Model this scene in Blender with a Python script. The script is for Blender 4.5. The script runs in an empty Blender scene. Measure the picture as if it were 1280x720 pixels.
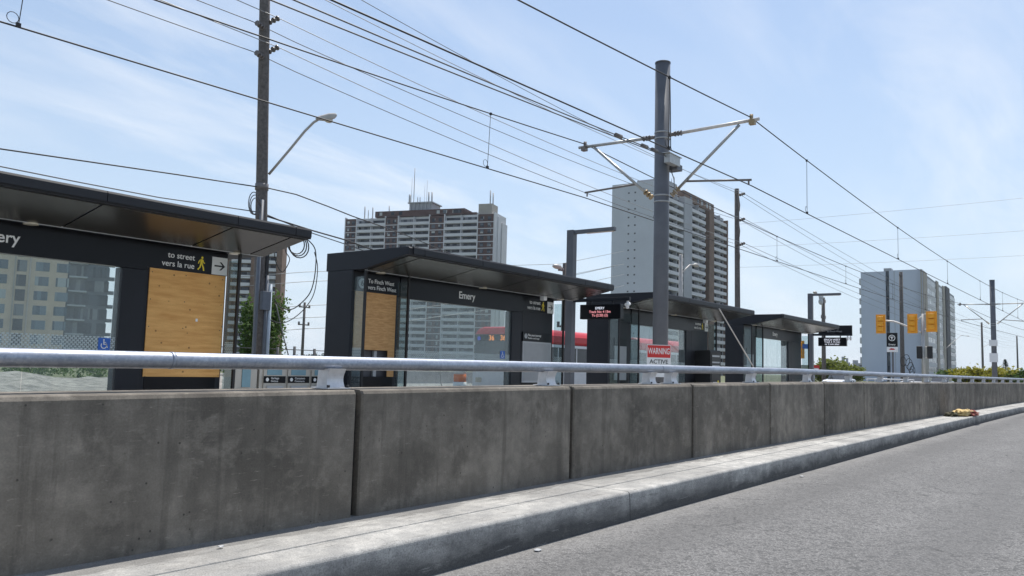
import bpy, bmesh, math, random
from mathutils import Vector, Matrix
random.seed(7)
R = math.radians
scene = bpy.context.scene
COL = scene.collection

# ------------------------------------------------------------------ camera
EYE = Vector((0, 0, 1.30))
YAW, PITCH, ROLL, FPX = R(36.68308), R(5.459452), R(1.512333), 1029.7379
_f = Vector((math.cos(YAW)*math.cos(PITCH), math.sin(YAW)*math.cos(PITCH), math.sin(PITCH)))
_r = _f.cross(Vector((0, 0, 1))).normalized()
_u = _r.cross(_f)
RT = _r*math.cos(ROLL) + _u*math.sin(ROLL)
UP = -_r*math.sin(ROLL) + _u*math.cos(ROLL)
cd = bpy.data.cameras.new('camera')
cam = bpy.data.objects.new('camera', cd)
COL.objects.link(cam)
m = Matrix((RT, UP, -_f)).transposed().to_4x4()
m.translation = EYE
cam.matrix_world = m
cd.sensor_width = 36.0
cd.lens = FPX/1280*36
cd.clip_start = .05
cd.clip_end = 6000
scene.camera = cam

# surveying helpers: a sight line of the photograph met with a known plane of the place
def ray(x, y): return _f + RT*((x-640)/FPX) - UP*((y-360)/FPX)
def atY(x, y, Y): d = ray(x, y); return EYE + d*(Y/d.y)
def atX(x, y, X): d = ray(x, y); return EYE + d*(X/d.x)
def atZ(x, y, Z): d = ray(x, y); return EYE + d*((Z-1.3)/d.z)
def atD(x, y, D): d = ray(x, y); return EYE + d*(D/math.hypot(d.x, d.y))
def bend(X): return -3.7e-4*max(0, X-20)**2

# ------------------------------------------------------------------ materials
def nodes(name):
    mt = bpy.data.materials.new(name); mt.use_nodes = True
    nt = mt.node_tree
    return mt, nt, nt.nodes['Principled BSDF']
def N(nt, t, **kw):
    n = nt.nodes.new(t)
    for k, v in kw.items():
        if k in n.inputs: n.inputs[k].default_value = v
        else: setattr(n, k, v)
    return n
def L(nt, a, b): nt.links.new(a, b)
def mix(nt, fac, a, b, blend='MIX'):
    n = nt.nodes.new('ShaderNodeMix'); n.data_type = 'RGBA'; n.blend_type = blend
    for i, v in ((0, fac), (6, a), (7, b)):
        if hasattr(v, 'default_value') or isinstance(v, bpy.types.NodeSocket): L(nt, v, n.inputs[i])
        elif i == 0: n.inputs[0].default_value = v
        else: n.inputs[i].default_value = (*v, 1) if len(v) == 3 else v
    return n.outputs[2]
def ramp(nt, src, stops):
    n = nt.nodes.new('ShaderNodeValToRGB'); cr = n.color_ramp
    while len(cr.elements) < len(stops): cr.elements.new(.5)
    for e, (p, c) in zip(cr.elements, stops):
        e.position = p; e.color = (c, c, c, 1) if not hasattr(c, '__len__') else (*c, 1)
    L(nt, src, n.inputs[0]); return n.outputs[0]
def coords(nt, scale=(1, 1, 1), kind='Object'):
    tc = nt.nodes.new('ShaderNodeTexCoord'); mp = nt.nodes.new('ShaderNodeMapping')
    mp.inputs['Scale'].default_value = scale
    L(nt, tc.outputs[kind], mp.inputs[0]); return mp.outputs[0]
def noise(nt, vec, scale, detail=4, rough=.55):
    n = N(nt, 'ShaderNodeTexNoise', Scale=scale, Detail=detail, Roughness=rough)
    L(nt, vec, n.inputs['Vector']); return n.outputs['Fac']
def bumpn(nt, b, h, strength, dist=.01):
    n = N(nt, 'ShaderNodeBump', Strength=strength, Distance=dist)
    L(nt, h, n.inputs['Height']); L(nt, n.outputs[0], b.inputs['Normal'])

def M(name, col, rough=.6, metal=0.0, var=.12, scale=4.0, bump=0.0, spec=.5):
    mt, nt, b = nodes(name)
    v = coords(nt)
    f = noise(nt, v, scale, 6, .6)
    lo = tuple(c*(1-var) for c in col); hi = tuple(min(1, c*(1+var)) for c in col)
    f2 = ramp(nt, f, [(.3, 0.0), (.7, 1.0)])
    L(nt, mix(nt, f2, lo, hi), b.inputs['Base Color'])
    b.inputs['Roughness'].default_value = rough; b.inputs['Metallic'].default_value = metal
    b.inputs['Specular IOR Level'].default_value = spec
    if bump: bumpn(nt, b, noise(nt, v, scale*8, 4), bump)
    return mt

def concrete(name, base, stain, streak=.5, pores=.5, joint=None, seed=0):
    mt, nt, b = nodes(name)
    v = coords(nt); 
    big = noise(nt, v, .95, 8, .62)
    mid = noise(nt, v, 5.5, 8, .65)
    st = noise(nt, coords(nt, (7, 7, .8)), 1.0, 5, .6)
    c = mix(nt, ramp(nt, big, [(.38, 0), (.62, 1)]), tuple(x*(1-stain) for x in base), tuple(x*(1+stain*.7) for x in base))
    blot = noise(nt, coords(nt, (1, 1, 1.5)), 3.1, 9, .72)
    c = mix(nt, ramp(nt, blot, [(.50, 0), (.60, .5)]), c, tuple(x*1.55 for x in base))
    blot2 = noise(nt, coords(nt, (1.3, 1.3, .8)), 2.3, 9, .7)
    c = mix(nt, ramp(nt, blot2, [(.54, 0), (.63, .65)]), c, tuple(x*.48 for x in base))
    c = mix(nt, ramp(nt, mid, [(.38, .55), (.62, 0)]), c, tuple(x*.62 for x in base))
    c = mix(nt, ramp(nt, st, [(.56, 0), (.74, streak)]), c, tuple(min(1, x*1.5) for x in base))
    st2 = noise(nt, coords(nt, (11, 11, .5)), 1.0, 3, .5)
    c = mix(nt, ramp(nt, st2, [(.60, 0), (.76, streak*.8)]), c, tuple(x*.5 for x in base))
    dr = noise(nt, coords(nt, (3.4, 3.4, .22)), 1.0, 8, .7)
    c = mix(nt, ramp(nt, dr, [(.545, 0), (.59, streak*1.2), (.62, streak*1.2), (.68, 0)]), c, tuple(x*.42 for x in base))
    sc_ = noise(nt, coords(nt, (1, 1, 6)), 9.0, 6, .75)
    c = mix(nt, ramp(nt, sc_, [(.60, 0), (.68, .6)]), c, tuple(min(1, x*1.8) for x in base))
    vo = N(nt, 'ShaderNodeTexVoronoi', Scale=16.0); L(nt, v, vo.inputs['Vector'])
    keep = noise(nt, v, 6, 2)
    pm = N(nt, 'ShaderNodeMath', operation='MULTIPLY')
    L(nt, ramp(nt, vo.outputs['Distance'], [(.06, 1), (.13, 0)]), pm.inputs[0])
    L(nt, ramp(nt, keep, [(.5, 0), (.56, pores)]), pm.inputs[1])
    c = mix(nt, pm.outputs[0], c, tuple(x*.25 for x in base))
    fine = noise(nt, v, 90, 4, .7)
    c = mix(nt, .22, c, ramp(nt, fine, [(.3, .25), (.7, .95)]), 'OVERLAY')
    oi = nt.nodes.new('ShaderNodeObjectInfo')
    c = mix(nt, 1.0, c, ramp(nt, oi.outputs['Random'], [(0, .86), (1, 1.1)]), 'MULTIPLY')
    if joint:
        sx = nt.nodes.new('ShaderNodeSeparateXYZ'); L(nt, v, sx.inputs[0])
        a = N(nt, 'ShaderNodeMath', operation='PINGPONG'); L(nt, sx.outputs[0], a.inputs[0]); a.inputs[1].default_value = joint/2
        c = mix(nt, ramp(nt, a.outputs[0], [(.004, .85), (.010, 0)]), c, (.04, .04, .04))
    L(nt, c, b.inputs['Base Color'])
    b.inputs['Roughness'].default_value = .88
    b.inputs['Specular IOR Level'].default_value = .3
    h = mix(nt, .5, mid, fine)
    bumpn(nt, b, h, .35, .006)
    return mt

MT = {}
MT['wall'] = concrete('wall_concrete', (.192, .170, .141), .48, .3, .9)
def kerb_mat():
    mt, nt, b = nodes('kerb_concrete')
    v = coords(nt)
    big = noise(nt, v, .9, 8, .65); mid = noise(nt, v, 7, 8, .65); fine = noise(nt, v, 110, 3, .7)
    c = mix(nt, ramp(nt, big, [(.35, 0), (.65, 1)]), (.29, .28, .262), (.52, .505, .47))
    c = mix(nt, ramp(nt, mid, [(.42, .5), (.6, 0)]), c, (.22, .22, .215))
    geo = nt.nodes.new('ShaderNodeSeparateXYZ'); L(nt, v, geo.inputs[0])
    # tyre-splash grime, a ragged band on the low part of the face
    gz = N(nt, 'ShaderNodeMath', operation='ADD'); L(nt, geo.outputs[2], gz.inputs[0])
    rg = N(nt, 'ShaderNodeMath', operation='MULTIPLY'); rg.inputs[1].default_value = .30
    L(nt, noise(nt, coords(nt, (2.2, 2.2, 5)), 1.0, 7, .7), rg.inputs[0]); L(nt, rg.outputs[0], gz.inputs[1])
    c = mix(nt, ramp(nt, gz.outputs[0], [(.20, .92), (.36, .0)]), c, (.055, .056, .057))
    # loose grit and dirt lying along the foot of the wall
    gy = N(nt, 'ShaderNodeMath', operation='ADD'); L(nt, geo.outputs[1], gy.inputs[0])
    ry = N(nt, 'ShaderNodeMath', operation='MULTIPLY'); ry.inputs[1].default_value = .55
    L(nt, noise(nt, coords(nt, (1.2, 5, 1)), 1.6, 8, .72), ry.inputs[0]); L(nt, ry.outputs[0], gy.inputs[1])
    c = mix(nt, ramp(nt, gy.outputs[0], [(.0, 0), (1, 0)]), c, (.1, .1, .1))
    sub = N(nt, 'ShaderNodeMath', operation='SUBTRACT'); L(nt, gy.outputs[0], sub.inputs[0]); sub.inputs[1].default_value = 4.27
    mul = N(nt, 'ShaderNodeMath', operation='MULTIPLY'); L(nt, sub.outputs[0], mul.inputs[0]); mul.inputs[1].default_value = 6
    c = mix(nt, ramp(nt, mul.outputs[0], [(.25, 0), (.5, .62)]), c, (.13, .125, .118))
    px = N(nt, 'ShaderNodeMath', operation='PINGPONG'); L(nt, geo.outputs[0], px.inputs[0]); px.inputs[1].default_value = 3.25
    c = mix(nt, ramp(nt, px.outputs[0], [(.004, .8), (.012, 0)]), c, (.05, .05, .05))
    scf = noise(nt, coords(nt, (1.1, 9, 16)), 2.0, 7, .75)
    c = mix(nt, ramp(nt, scf, [(.56, 0), (.66, .55)]), c, (.12, .115, .105))
    c = mix(nt, ramp(nt, scf, [(.30, .5), (.40, 0)]), c, (.60, .59, .56))
    chp = noise(nt, v, 23, 6, .75)
    c = mix(nt, ramp(nt, chp, [(.61, 0), (.66, .7)]), c, (.13, .125, .115))
    c = mix(nt, .45, c, ramp(nt, fine, [(.3, .2), (.7, .95)]), 'OVERLAY')
    L(nt, c, b.inputs['Base Color']); b.inputs['Roughness'].default_value = .9; b.inputs['Specular IOR Level'].default_value = .25
    bumpn(nt, b, mix(nt, .5, mid, fine), .4, .006)
    return mt
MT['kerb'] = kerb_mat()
def asphalt_mat():
    mt, nt, b = nodes('asphalt')
    v = coords(nt)
    big = noise(nt, coords(nt, (.25, 1, 1)), .9, 6, .6); pat = noise(nt, v, 1.7, 8, .7)
    sp = N(nt, 'ShaderNodeTexVoronoi', Scale=85.0); L(nt, v, sp.inputs['Vector'])
    sp2 = N(nt, 'ShaderNodeTexVoronoi', Scale=36.0); L(nt, v, sp2.inputs['Vector'])
    c = mix(nt, ramp(nt, big, [(.35, 0), (.65, 1)]), (.175, .171, .166), (.255, .249, .241))
    c = mix(nt, ramp(nt, pat, [(.4, .55), (.62, 0)]), c, (.14, .137, .134))
    c = mix(nt, ramp(nt, sp.outputs['Color'], [(.25, 0), (.95, .5)]), c, (.40, .39, .375))
    c = mix(nt, ramp(nt, sp2.outputs['Color'], [(.66, 0), (.74, .6)]), c, (.07, .07, .07))
    c = mix(nt, ramp(nt, sp.outputs['Distance'], [(.34, 0), (.7, .7)]), c, (.06, .06, .06))
    # wheel tracks, patched cracks and drips of oil
    ys = nt.nodes.new('ShaderNodeSeparateXYZ'); L(nt, v, ys.inputs[0])
    wob = N(nt, 'ShaderNodeMath', operation='ADD'); L(nt, ys.outputs[1], wob.inputs[0])
    wn_ = N(nt, 'ShaderNodeMath', operation='MULTIPLY'); wn_.inputs[1].default_value = 1.1; L(nt, noise(nt, coords(nt, (.12, .8, 1)), 1.0, 5, .6), wn_.inputs[0]); L(nt, wn_.outputs[0], wob.inputs[1])
    pp = N(nt, 'ShaderNodeMath', operation='PINGPONG'); L(nt, wob.outputs[0], pp.inputs[0]); pp.inputs[1].default_value = .85
    c = mix(nt, ramp(nt, pp.outputs[0], [(.0, .42), (.4, .0)]), c, (.11, .108, .106))
    ce = N(nt, 'ShaderNodeTexVoronoi', Scale=.42, feature='DISTANCE_TO_EDGE'); 
    cv = N(nt, 'ShaderNodeVectorMath', operation='ADD'); cn = N(nt, 'ShaderNodeTexNoise', Scale=2.2, Detail=6.0); L(nt, v, cn.inputs['Vector']); L(nt, v, cv.inputs[0]); L(nt, cn.outputs['Color'], cv.inputs[1]); L(nt, cv.outputs[0], ce.inputs['Vector'])
    cm = N(nt, 'ShaderNodeMath', operation='MULTIPLY'); L(nt, ramp(nt, ce.outputs['Distance'], [(.002, .7), (.008, 0)]), cm.inputs[0]); L(nt, ramp(nt, noise(nt, v, .5, 3), [(.5, 0), (.56, 1)]), cm.inputs[1])
    c = mix(nt, cm.outputs[0], c, (.05, .05, .05))
    # worn pale edge with swept dust beside the kerb
    sx = nt.nodes.new('ShaderNodeSeparateXYZ'); L(nt, v, sx.inputs[0])
    ad = N(nt, 'ShaderNodeMath', operation='ADD'); L(nt, sx.outputs[1], ad.inputs[0])
    rr = N(nt, 'ShaderNodeMath', operation='MULTIPLY'); rr.inputs[1].default_value = .9
    L(nt, noise(nt, v, 2.4, 7, .7), rr.inputs[0]); L(nt, rr.outputs[0], ad.inputs[1])
    s2 = N(nt, 'ShaderNodeMath', operation='SUBTRACT'); L(nt, ad.outputs[0], s2.inputs[0]); s2.inputs[1].default_value = 3.55
    c = mix(nt, ramp(nt, s2.outputs[0], [(0, 0), (.45, .5)]), c, (.30, .29, .275))
    L(nt, c, b.inputs['Base Color']); b.inputs['Roughness'].default_value = .85; b.inputs['Specular IOR Level'].default_value = .3
    bumpn(nt, b, sp.outputs['Distance'], .7, .008)
    return mt
MT['asphalt'] = asphalt_mat()
MT['asphalt2'] = M('worn_asphalt', (.10, .10, .10), .9, var=.2, scale=1.2)
MT['paving'] = M('platform_concrete', (.46, .45, .43), .85, var=.1, scale=2)
MT['trackbed'] = M('track_concrete', (.40, .39, .37), .85, var=.15, scale=1.5)
MT['steelrail'] = M('rail_steel', (.25, .2, .17), .5, .7)
MT['ground'] = M('grassy_earth', (.11, .12, .055), .95, var=.4, scale=.08)
MT['gravel'] = M('gravel', (.24, .225, .20), .95, var=.55, scale=2.6, bump=1.0)
def galv():
    mt, nt, b = nodes('galvanised_steel')
    v = coords(nt)
    sp = N(nt, 'ShaderNodeTexVoronoi', Scale=60.0); L(nt, v, sp.inputs['Vector'])
    c = mix(nt, ramp(nt, sp.outputs['Color'], [(0, 0), (1, 1)]), (.29, .32, .38), (.42, .45, .51))
    f = noise(nt, coords(nt, (1.5, 8, 8)), 1.5, 7, .7)
    c = mix(nt, ramp(nt, f, [(.45, 0), (.65, .7)]), c, (.20, .225, .27))
    c = mix(nt, ramp(nt, noise(nt, v, 40, 5, .7), [(.55, 0), (.75, .5)]), c, (.62, .62, .62))
    L(nt, c, b.inputs['Base Color']); b.inputs['Metallic'].default_value = .75
    L(nt, ramp(nt, f, [(.3, .34), (.7, .55)]), b.inputs['Roughness'])
    bumpn(nt, b, noise(nt, v, 70, 3), .08, .003)
    return mt
MT['galv'] = galv()
MT['bracket'] = M('bracket_steel', (.62, .62, .63), .5, .35, var=.1, scale=20)
MT['bolt'] = M('dark_bolt', (.05, .05, .05), .5, .5)
MT['pole'] = M('grey_painted_steel', (.125, .13, .145), .5, .0, var=.14, scale=2.5, spec=.35)
MT['zinc'] = M('zinc_tube', (.42, .42, .41), .45, .6, var=.15, scale=12)
MT['pale_tube'] = M('pale_tube', (.62, .58, .54), .5, .2, var=.12, scale=10)
MT['insul'] = M('insulator', (.16, .14, .13), .4)
MT['brass'] = M('bronze_fitting', (.35, .26, .15), .45, .6)
MT['wire'] = M('wire_black', (.018, .018, .02), .6)
MT['wire2'] = M('wire_grey', (.10, .10, .105), .6)
MT['wire3'] = M('wire_pale', (.30, .30, .30), .5, .3)
MT['charcoal'] = M('charcoal_cladding', (.0135, .0155, .021), .5, .0, var=.14, scale=1.2, spec=.3)
MT['charcoal2'] = M('charcoal_panel', (.020, .0215, .026), .5, .0, var=.10, scale=1.0, spec=.3)
MT['black'] = M('black_gloss', (.006, .0065, .009), .3, .0, var=.1, spec=.22)
MT['blackm'] = M('black_matt', (.012, .012, .013), .6)
MT['white'] = M('white_lettering', (.80, .80, .78), .5, var=.02)
MT['yellow'] = M('yellow_symbol', (.80, .62, .03), .5, var=.03)
MT['lightgrey'] = M('light_grey_panel', (.42, .43, .44), .5, var=.05)
MT['arrowwhite'] = M('sign_white', (.70, .70, .68), .5, var=.03)
MT['mapgrey'] = M('map_panel', (.30, .31, .32), .3, var=.06)
MT['blue'] = M('blue_sign', (.02, .12, .48), .4, var=.03)
MT['redsign'] = M('red_sign', (.62, .035, .03), .45, var=.05)
MT['stainless'] = M('stainless', (.50, .47, .42), .42, .55, var=.08, scale=3)
MT['screen'] = M('pale_screen', (.22, .36, .42), .15, var=.1)
MT['orange'] = M('signal_yellow', (.83, .36, .015), .5, var=.06)
MT['wood'] = M('weathered_pole_wood', (.125, .112, .105), .9, var=.35, scale=9, bump=.4)
MT['conduit'] = M('grey_conduit', (.11, .125, .15), .5, var=.1)
MT['conduit_pale'] = M('pale_conduit', (.40, .46, .52), .5, var=.08)
MT['lamp'] = M('lamp_housing', (.42, .40, .37), .5, .2)
MT['lens'] = M('lamp_lens', (.55, .50, .40), .2)
MT['bus_red'] = M('bus_red', (.56, .012, .018), .35, var=.05)
MT['bus_white'] = M('bus_white', (.74, .74, .74), .35, var=.04)
MT['carwhite'] = M('car_white', (.78, .79, .80), .2, var=.02)
MT['cargrey'] = M('car_grey', (.30, .31, .33), .2, var=.02)
MT['carglass'] = M('car_glass', (.02, .025, .03), .06)
MT['rubber'] = M('rubber', (.015, .015, .015), .8)
MT['redlamp'] = M('red_lamp', (.5, .02, .02), .2)
MT['barrier'] = M('barrier_concrete', (.52, .51, .48), .85, var=.15, scale=3)
MT['drum'] = M('drum_orange', (.75, .16, .02), .5, var=.08)
MT['fence'] = M('fence_steel', (.06, .06, .065), .6)
MT['bluelamp'] = M('blue_lamp', (.03, .08, .7), .3)

def emit(name, col, s):
    mt, nt, b = nodes(name)
    b.inputs['Base Color'].default_value = (.02, .02, .02, 1)
    b.inputs['Emission Color'].default_value = (*col, 1); b.inputs['Emission Strength'].default_value = s
    return mt
MT['led_w'] = emit('led_white', (.8, .85, 1), .8)
MT['led_o'] = emit('led_orange', (1, .33, .06), .9)
MT['led_r'] = emit('led_pink', (1, .38, .42), .8)

def ply(name, base, dark, scale, knots):
    mt, nt, b = nodes(name)
    v = coords(nt)
    g = noise(nt, coords(nt, (1.2, 4, 9)), scale, 6, .6)
    c = mix(nt, ramp(nt, g, [(.35, 0), (.68, 1)]), base, dark)
    f = noise(nt, v, 45, 4, .7)
    c = mix(nt, ramp(nt, f, [(.5, 0), (.75, .45)]), c, tuple(x*.6 for x in base))
    if knots:
        vo = N(nt, 'ShaderNodeTexVoronoi', Scale=5.5); L(nt, v, vo.inputs['Vector'])
        k = ramp(nt, vo.outputs['Distance'], [(.06, .85), (.12, 0)])
        c = mix(nt, k, c, (.16, .07, .02))
    L(nt, c, b.inputs['Base Color']); b.inputs['Roughness'].default_value = .75
    return mt
MT['plywood'] = ply('plywood', (.78, .44, .15), (.60, .29, .08), 1.4, True)
MT['osb'] = ply('strandboard', (.66, .38, .16), (.46, .23, .08), 5.0, False)

def soffit():
    mt, nt, b = nodes('soffit_metal')
    v = coords(nt)
    f = noise(nt, v, .7, 4)
    L(nt, mix(nt, ramp(nt, f, [(.3, 0), (.7, 1)]), (.10, .093, .083), (.155, .145, .13)), b.inputs['Base Color'])
    b.inputs['Metallic'].default_value = .8; b.inputs['Roughness'].default_value = .26
    return mt
MT['soffit'] = soffit()

def glass(name, tint, veil, frit=None):
    mt = bpy.data.materials.new(name); mt.use_nodes = True
    nt = mt.node_tree; nt.nodes.clear()
    out = nt.nodes.new('ShaderNodeOutputMaterial')
    tr = N(nt, 'ShaderNodeBsdfTransparent'); tr.inputs[0].default_value = (*tint, 1)
    gl = N(nt, 'ShaderNodeBsdfGlossy', Roughness=.02); gl.inputs[0].default_value = (.9, .95, .95, 1)
    df = N(nt, 'ShaderNodeBsdfDiffuse'); df.inputs[0].default_value = (.62, .68, .68, 1)
    lw = N(nt, 'ShaderNodeLayerWeight', Blend=.5)
    p5 = N(nt, 'ShaderNodeMath', operation='POWER'); L(nt, lw.outputs['Facing'], p5.inputs[0]); p5.inputs[1].default_value = 4.0
    fr = N(nt, 'ShaderNodeMath', operation='MULTIPLY_ADD'); L(nt, p5.outputs[0], fr.inputs[0]); fr.inputs[1].default_value = .9; fr.inputs[2].default_value = .035
    m1 = nt.nodes.new('ShaderNodeMixShader'); L(nt, fr.outputs[0], m1.inputs[0]); L(nt, tr.outputs[0], m1.inputs[1]); L(nt, gl.outputs[0], m1.inputs[2])
    m2 = nt.nodes.new('ShaderNodeMixShader'); L(nt, m1.outputs[0], m2.inputs[1]); L(nt, df.outputs[0], m2.inputs[2])
    v = coords(nt)
    dirt = noise(nt, coords(nt, (2, 2, .7)), 1.5, 6, .65)
    vf = ramp(nt, dirt, [(.3, veil*.5), (.75, veil*1.6)])
    if frit:
        a, z0, z1 = frit
        sx = nt.nodes.new('ShaderNodeSeparateXYZ'); L(nt, v, sx.inputs[0])
        def op(o, i, val):
            n = N(nt, 'ShaderNodeMath', operation=o)
            if isinstance(i, bpy.types.NodeSocket): L(nt, i, n.inputs[0])
            if isinstance(val, bpy.types.NodeSocket): L(nt, val, n.inputs[1])
            else: n.inputs[1].default_value = val
            return n.outputs[0]
        p = .062
        h = op('ADD', sx.outputs[0], sx.outputs[1])
        uu = op('ADD', h, sx.outputs[2]); vv = op('SUBTRACT', h, sx.outputs[2])
        fu = op('PINGPONG', uu, p/2); fv = op('PINGPONG', vv, p/2)
        d = op('ADD', op('POWER', fu, 2.0), op('POWER', fv, 2.0))
        dots = op('LESS_THAN', d, (.0185)**2*1.15)
        band = op('MULTIPLY', op('GREATER_THAN', sx.outputs[2], z0), op('LESS_THAN', sx.outputs[2], z1))
        dd = op('MULTIPLY', op('MULTIPLY', dots, band), .75)
        vf = op('MAXIMUM', vf, dd)
    L(nt, vf, m2.inputs[0])
    L(nt, m2.outputs[0], out.inputs[0])
    return mt
MT['glass'] = glass('shelter_glass', (.88, .925, .92), .085, (1, 1.03, 1.25))
MT['glass_clear'] = glass('wing_glass', (.78, .85, .86), .06, (1, 1.03, 1.25))

def winmat(name, a, b_, c_):
    mt, nt, b = nodes(name)
    oi = nt.nodes.new('ShaderNodeObjectInfo')
    geo = coords(nt)
    cell = N(nt, 'ShaderNodeTexWhiteNoise', noise_dimensions='3D')
    sn = N(nt, 'ShaderNodeVectorMath', operation='SNAP'); L(nt, geo, sn.inputs[0]); sn.inputs[1].default_value = (1.5, 1.5, 2.7)
    L(nt, sn.outputs[0], cell.inputs['Vector'])
    ad = N(nt, 'ShaderNodeMath', operation='ADD'); L(nt, oi.outputs['Random'], ad.inputs[0]); L(nt, cell.outputs['Value'], ad.inputs[1])
    fr = N(nt, 'ShaderNodeMath', operation='FRACT'); L(nt, ad.outputs[0], fr.inputs[0])
    c = ramp(nt, fr.outputs[0], [(0, a), (.5, a), (.62, b_), (.8, b_), (.86, c_), (1, c_)])
    L(nt, c, b.inputs['Base Color']); b.inputs['Roughness'].default_value = .22; b.inputs['Specular IOR Level'].default_value = .22
    return mt
MT['win'] = winmat('tower_window', (.025, .032, .045), (.10, .12, .14), (.42, .43, .42))
MT['win_dark'] = winmat('dark_window', (.02, .024, .032), (.045, .055, .07), (.16, .17, .18))
MT['win_tan'] = winmat('tan_block_window', (.06, .09, .12), (.14, .19, .23), (.35, .38, .38))
MT['t_white'] = M('tower_white_concrete', (.56, .56, .57), .85, var=.06, scale=.15)
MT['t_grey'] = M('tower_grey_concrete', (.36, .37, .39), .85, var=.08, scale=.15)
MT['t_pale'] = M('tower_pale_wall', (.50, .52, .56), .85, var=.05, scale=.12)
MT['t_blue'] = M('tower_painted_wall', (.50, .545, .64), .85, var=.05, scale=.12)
MT['t_brick'] = M('dark_red_brick', (.088, .050, .044), .9, var=.2, scale=.5)
MT['t_brown'] = M('brown_brick', (.17, .115, .085), .9, var=.2, scale=.5)
MT['t_shade'] = M('recess_wall', (.11, .11, .12), .9, var=.2, scale=.5)
MT['t_tan'] = M('tan_brick', (.54, .43, .32), .9, var=.1, scale=.6)
MT['t_dark'] = M('dark_cladding', (.06, .07, .085), .5, var=.2, scale=.5)
MT['t_sand'] = M('sand_brick', (.36, .33, .29), .9, var=.1, scale=.6)

def leafmat(name, a, b_):
    mt, nt, b = nodes(name)
    v = coords(nt)
    f = noise(nt, v, 1.4, 3); g = noise(nt, v, 9, 2)
    mx = mix(nt, .5, f, g)
    L(nt, mix(nt, ramp(nt, mx, [(.36, 0), (.62, 1)]), a, b_), b.inputs['Base Color'])
    b.inputs['Roughness'].default_value = .7
    b.inputs['Specular IOR Level'].default_value = .25
    b.inputs['Subsurface Weight'].default_value = 0
    tl = N(nt, 'ShaderNodeBsdfTranslucent'); L(nt, mix(nt, .0, b_, b_), tl.inputs[0])
    ms = nt.nodes.new('ShaderNodeMixShader'); ms.inputs[0].default_value = .3
    out = nt.nodes['Material Output']
    L(nt, b.outputs[0], ms.inputs[1]); L(nt, tl.outputs[0], ms.inputs[2]); L(nt, ms.outputs[0], out.inputs[0])
    return mt
MT['leaf'] = leafmat('green_leaves', (.035, .075, .015), (.10, .17, .035))
MT['leaf_y'] = leafmat('yellow_green_leaves', (.10, .12, .015), (.38, .34, .03))
MT['leaf_m'] = leafmat('olive_leaves', (.07, .10, .015), (.20, .23, .035))
MT['leaf_d'] = leafmat('spruce_needles', (.012, .030, .018), (.03, .06, .03))
MT['bark'] = M('bark', (.10, .075, .055), .95, var=.3, scale=12, bump=.5)

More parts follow.
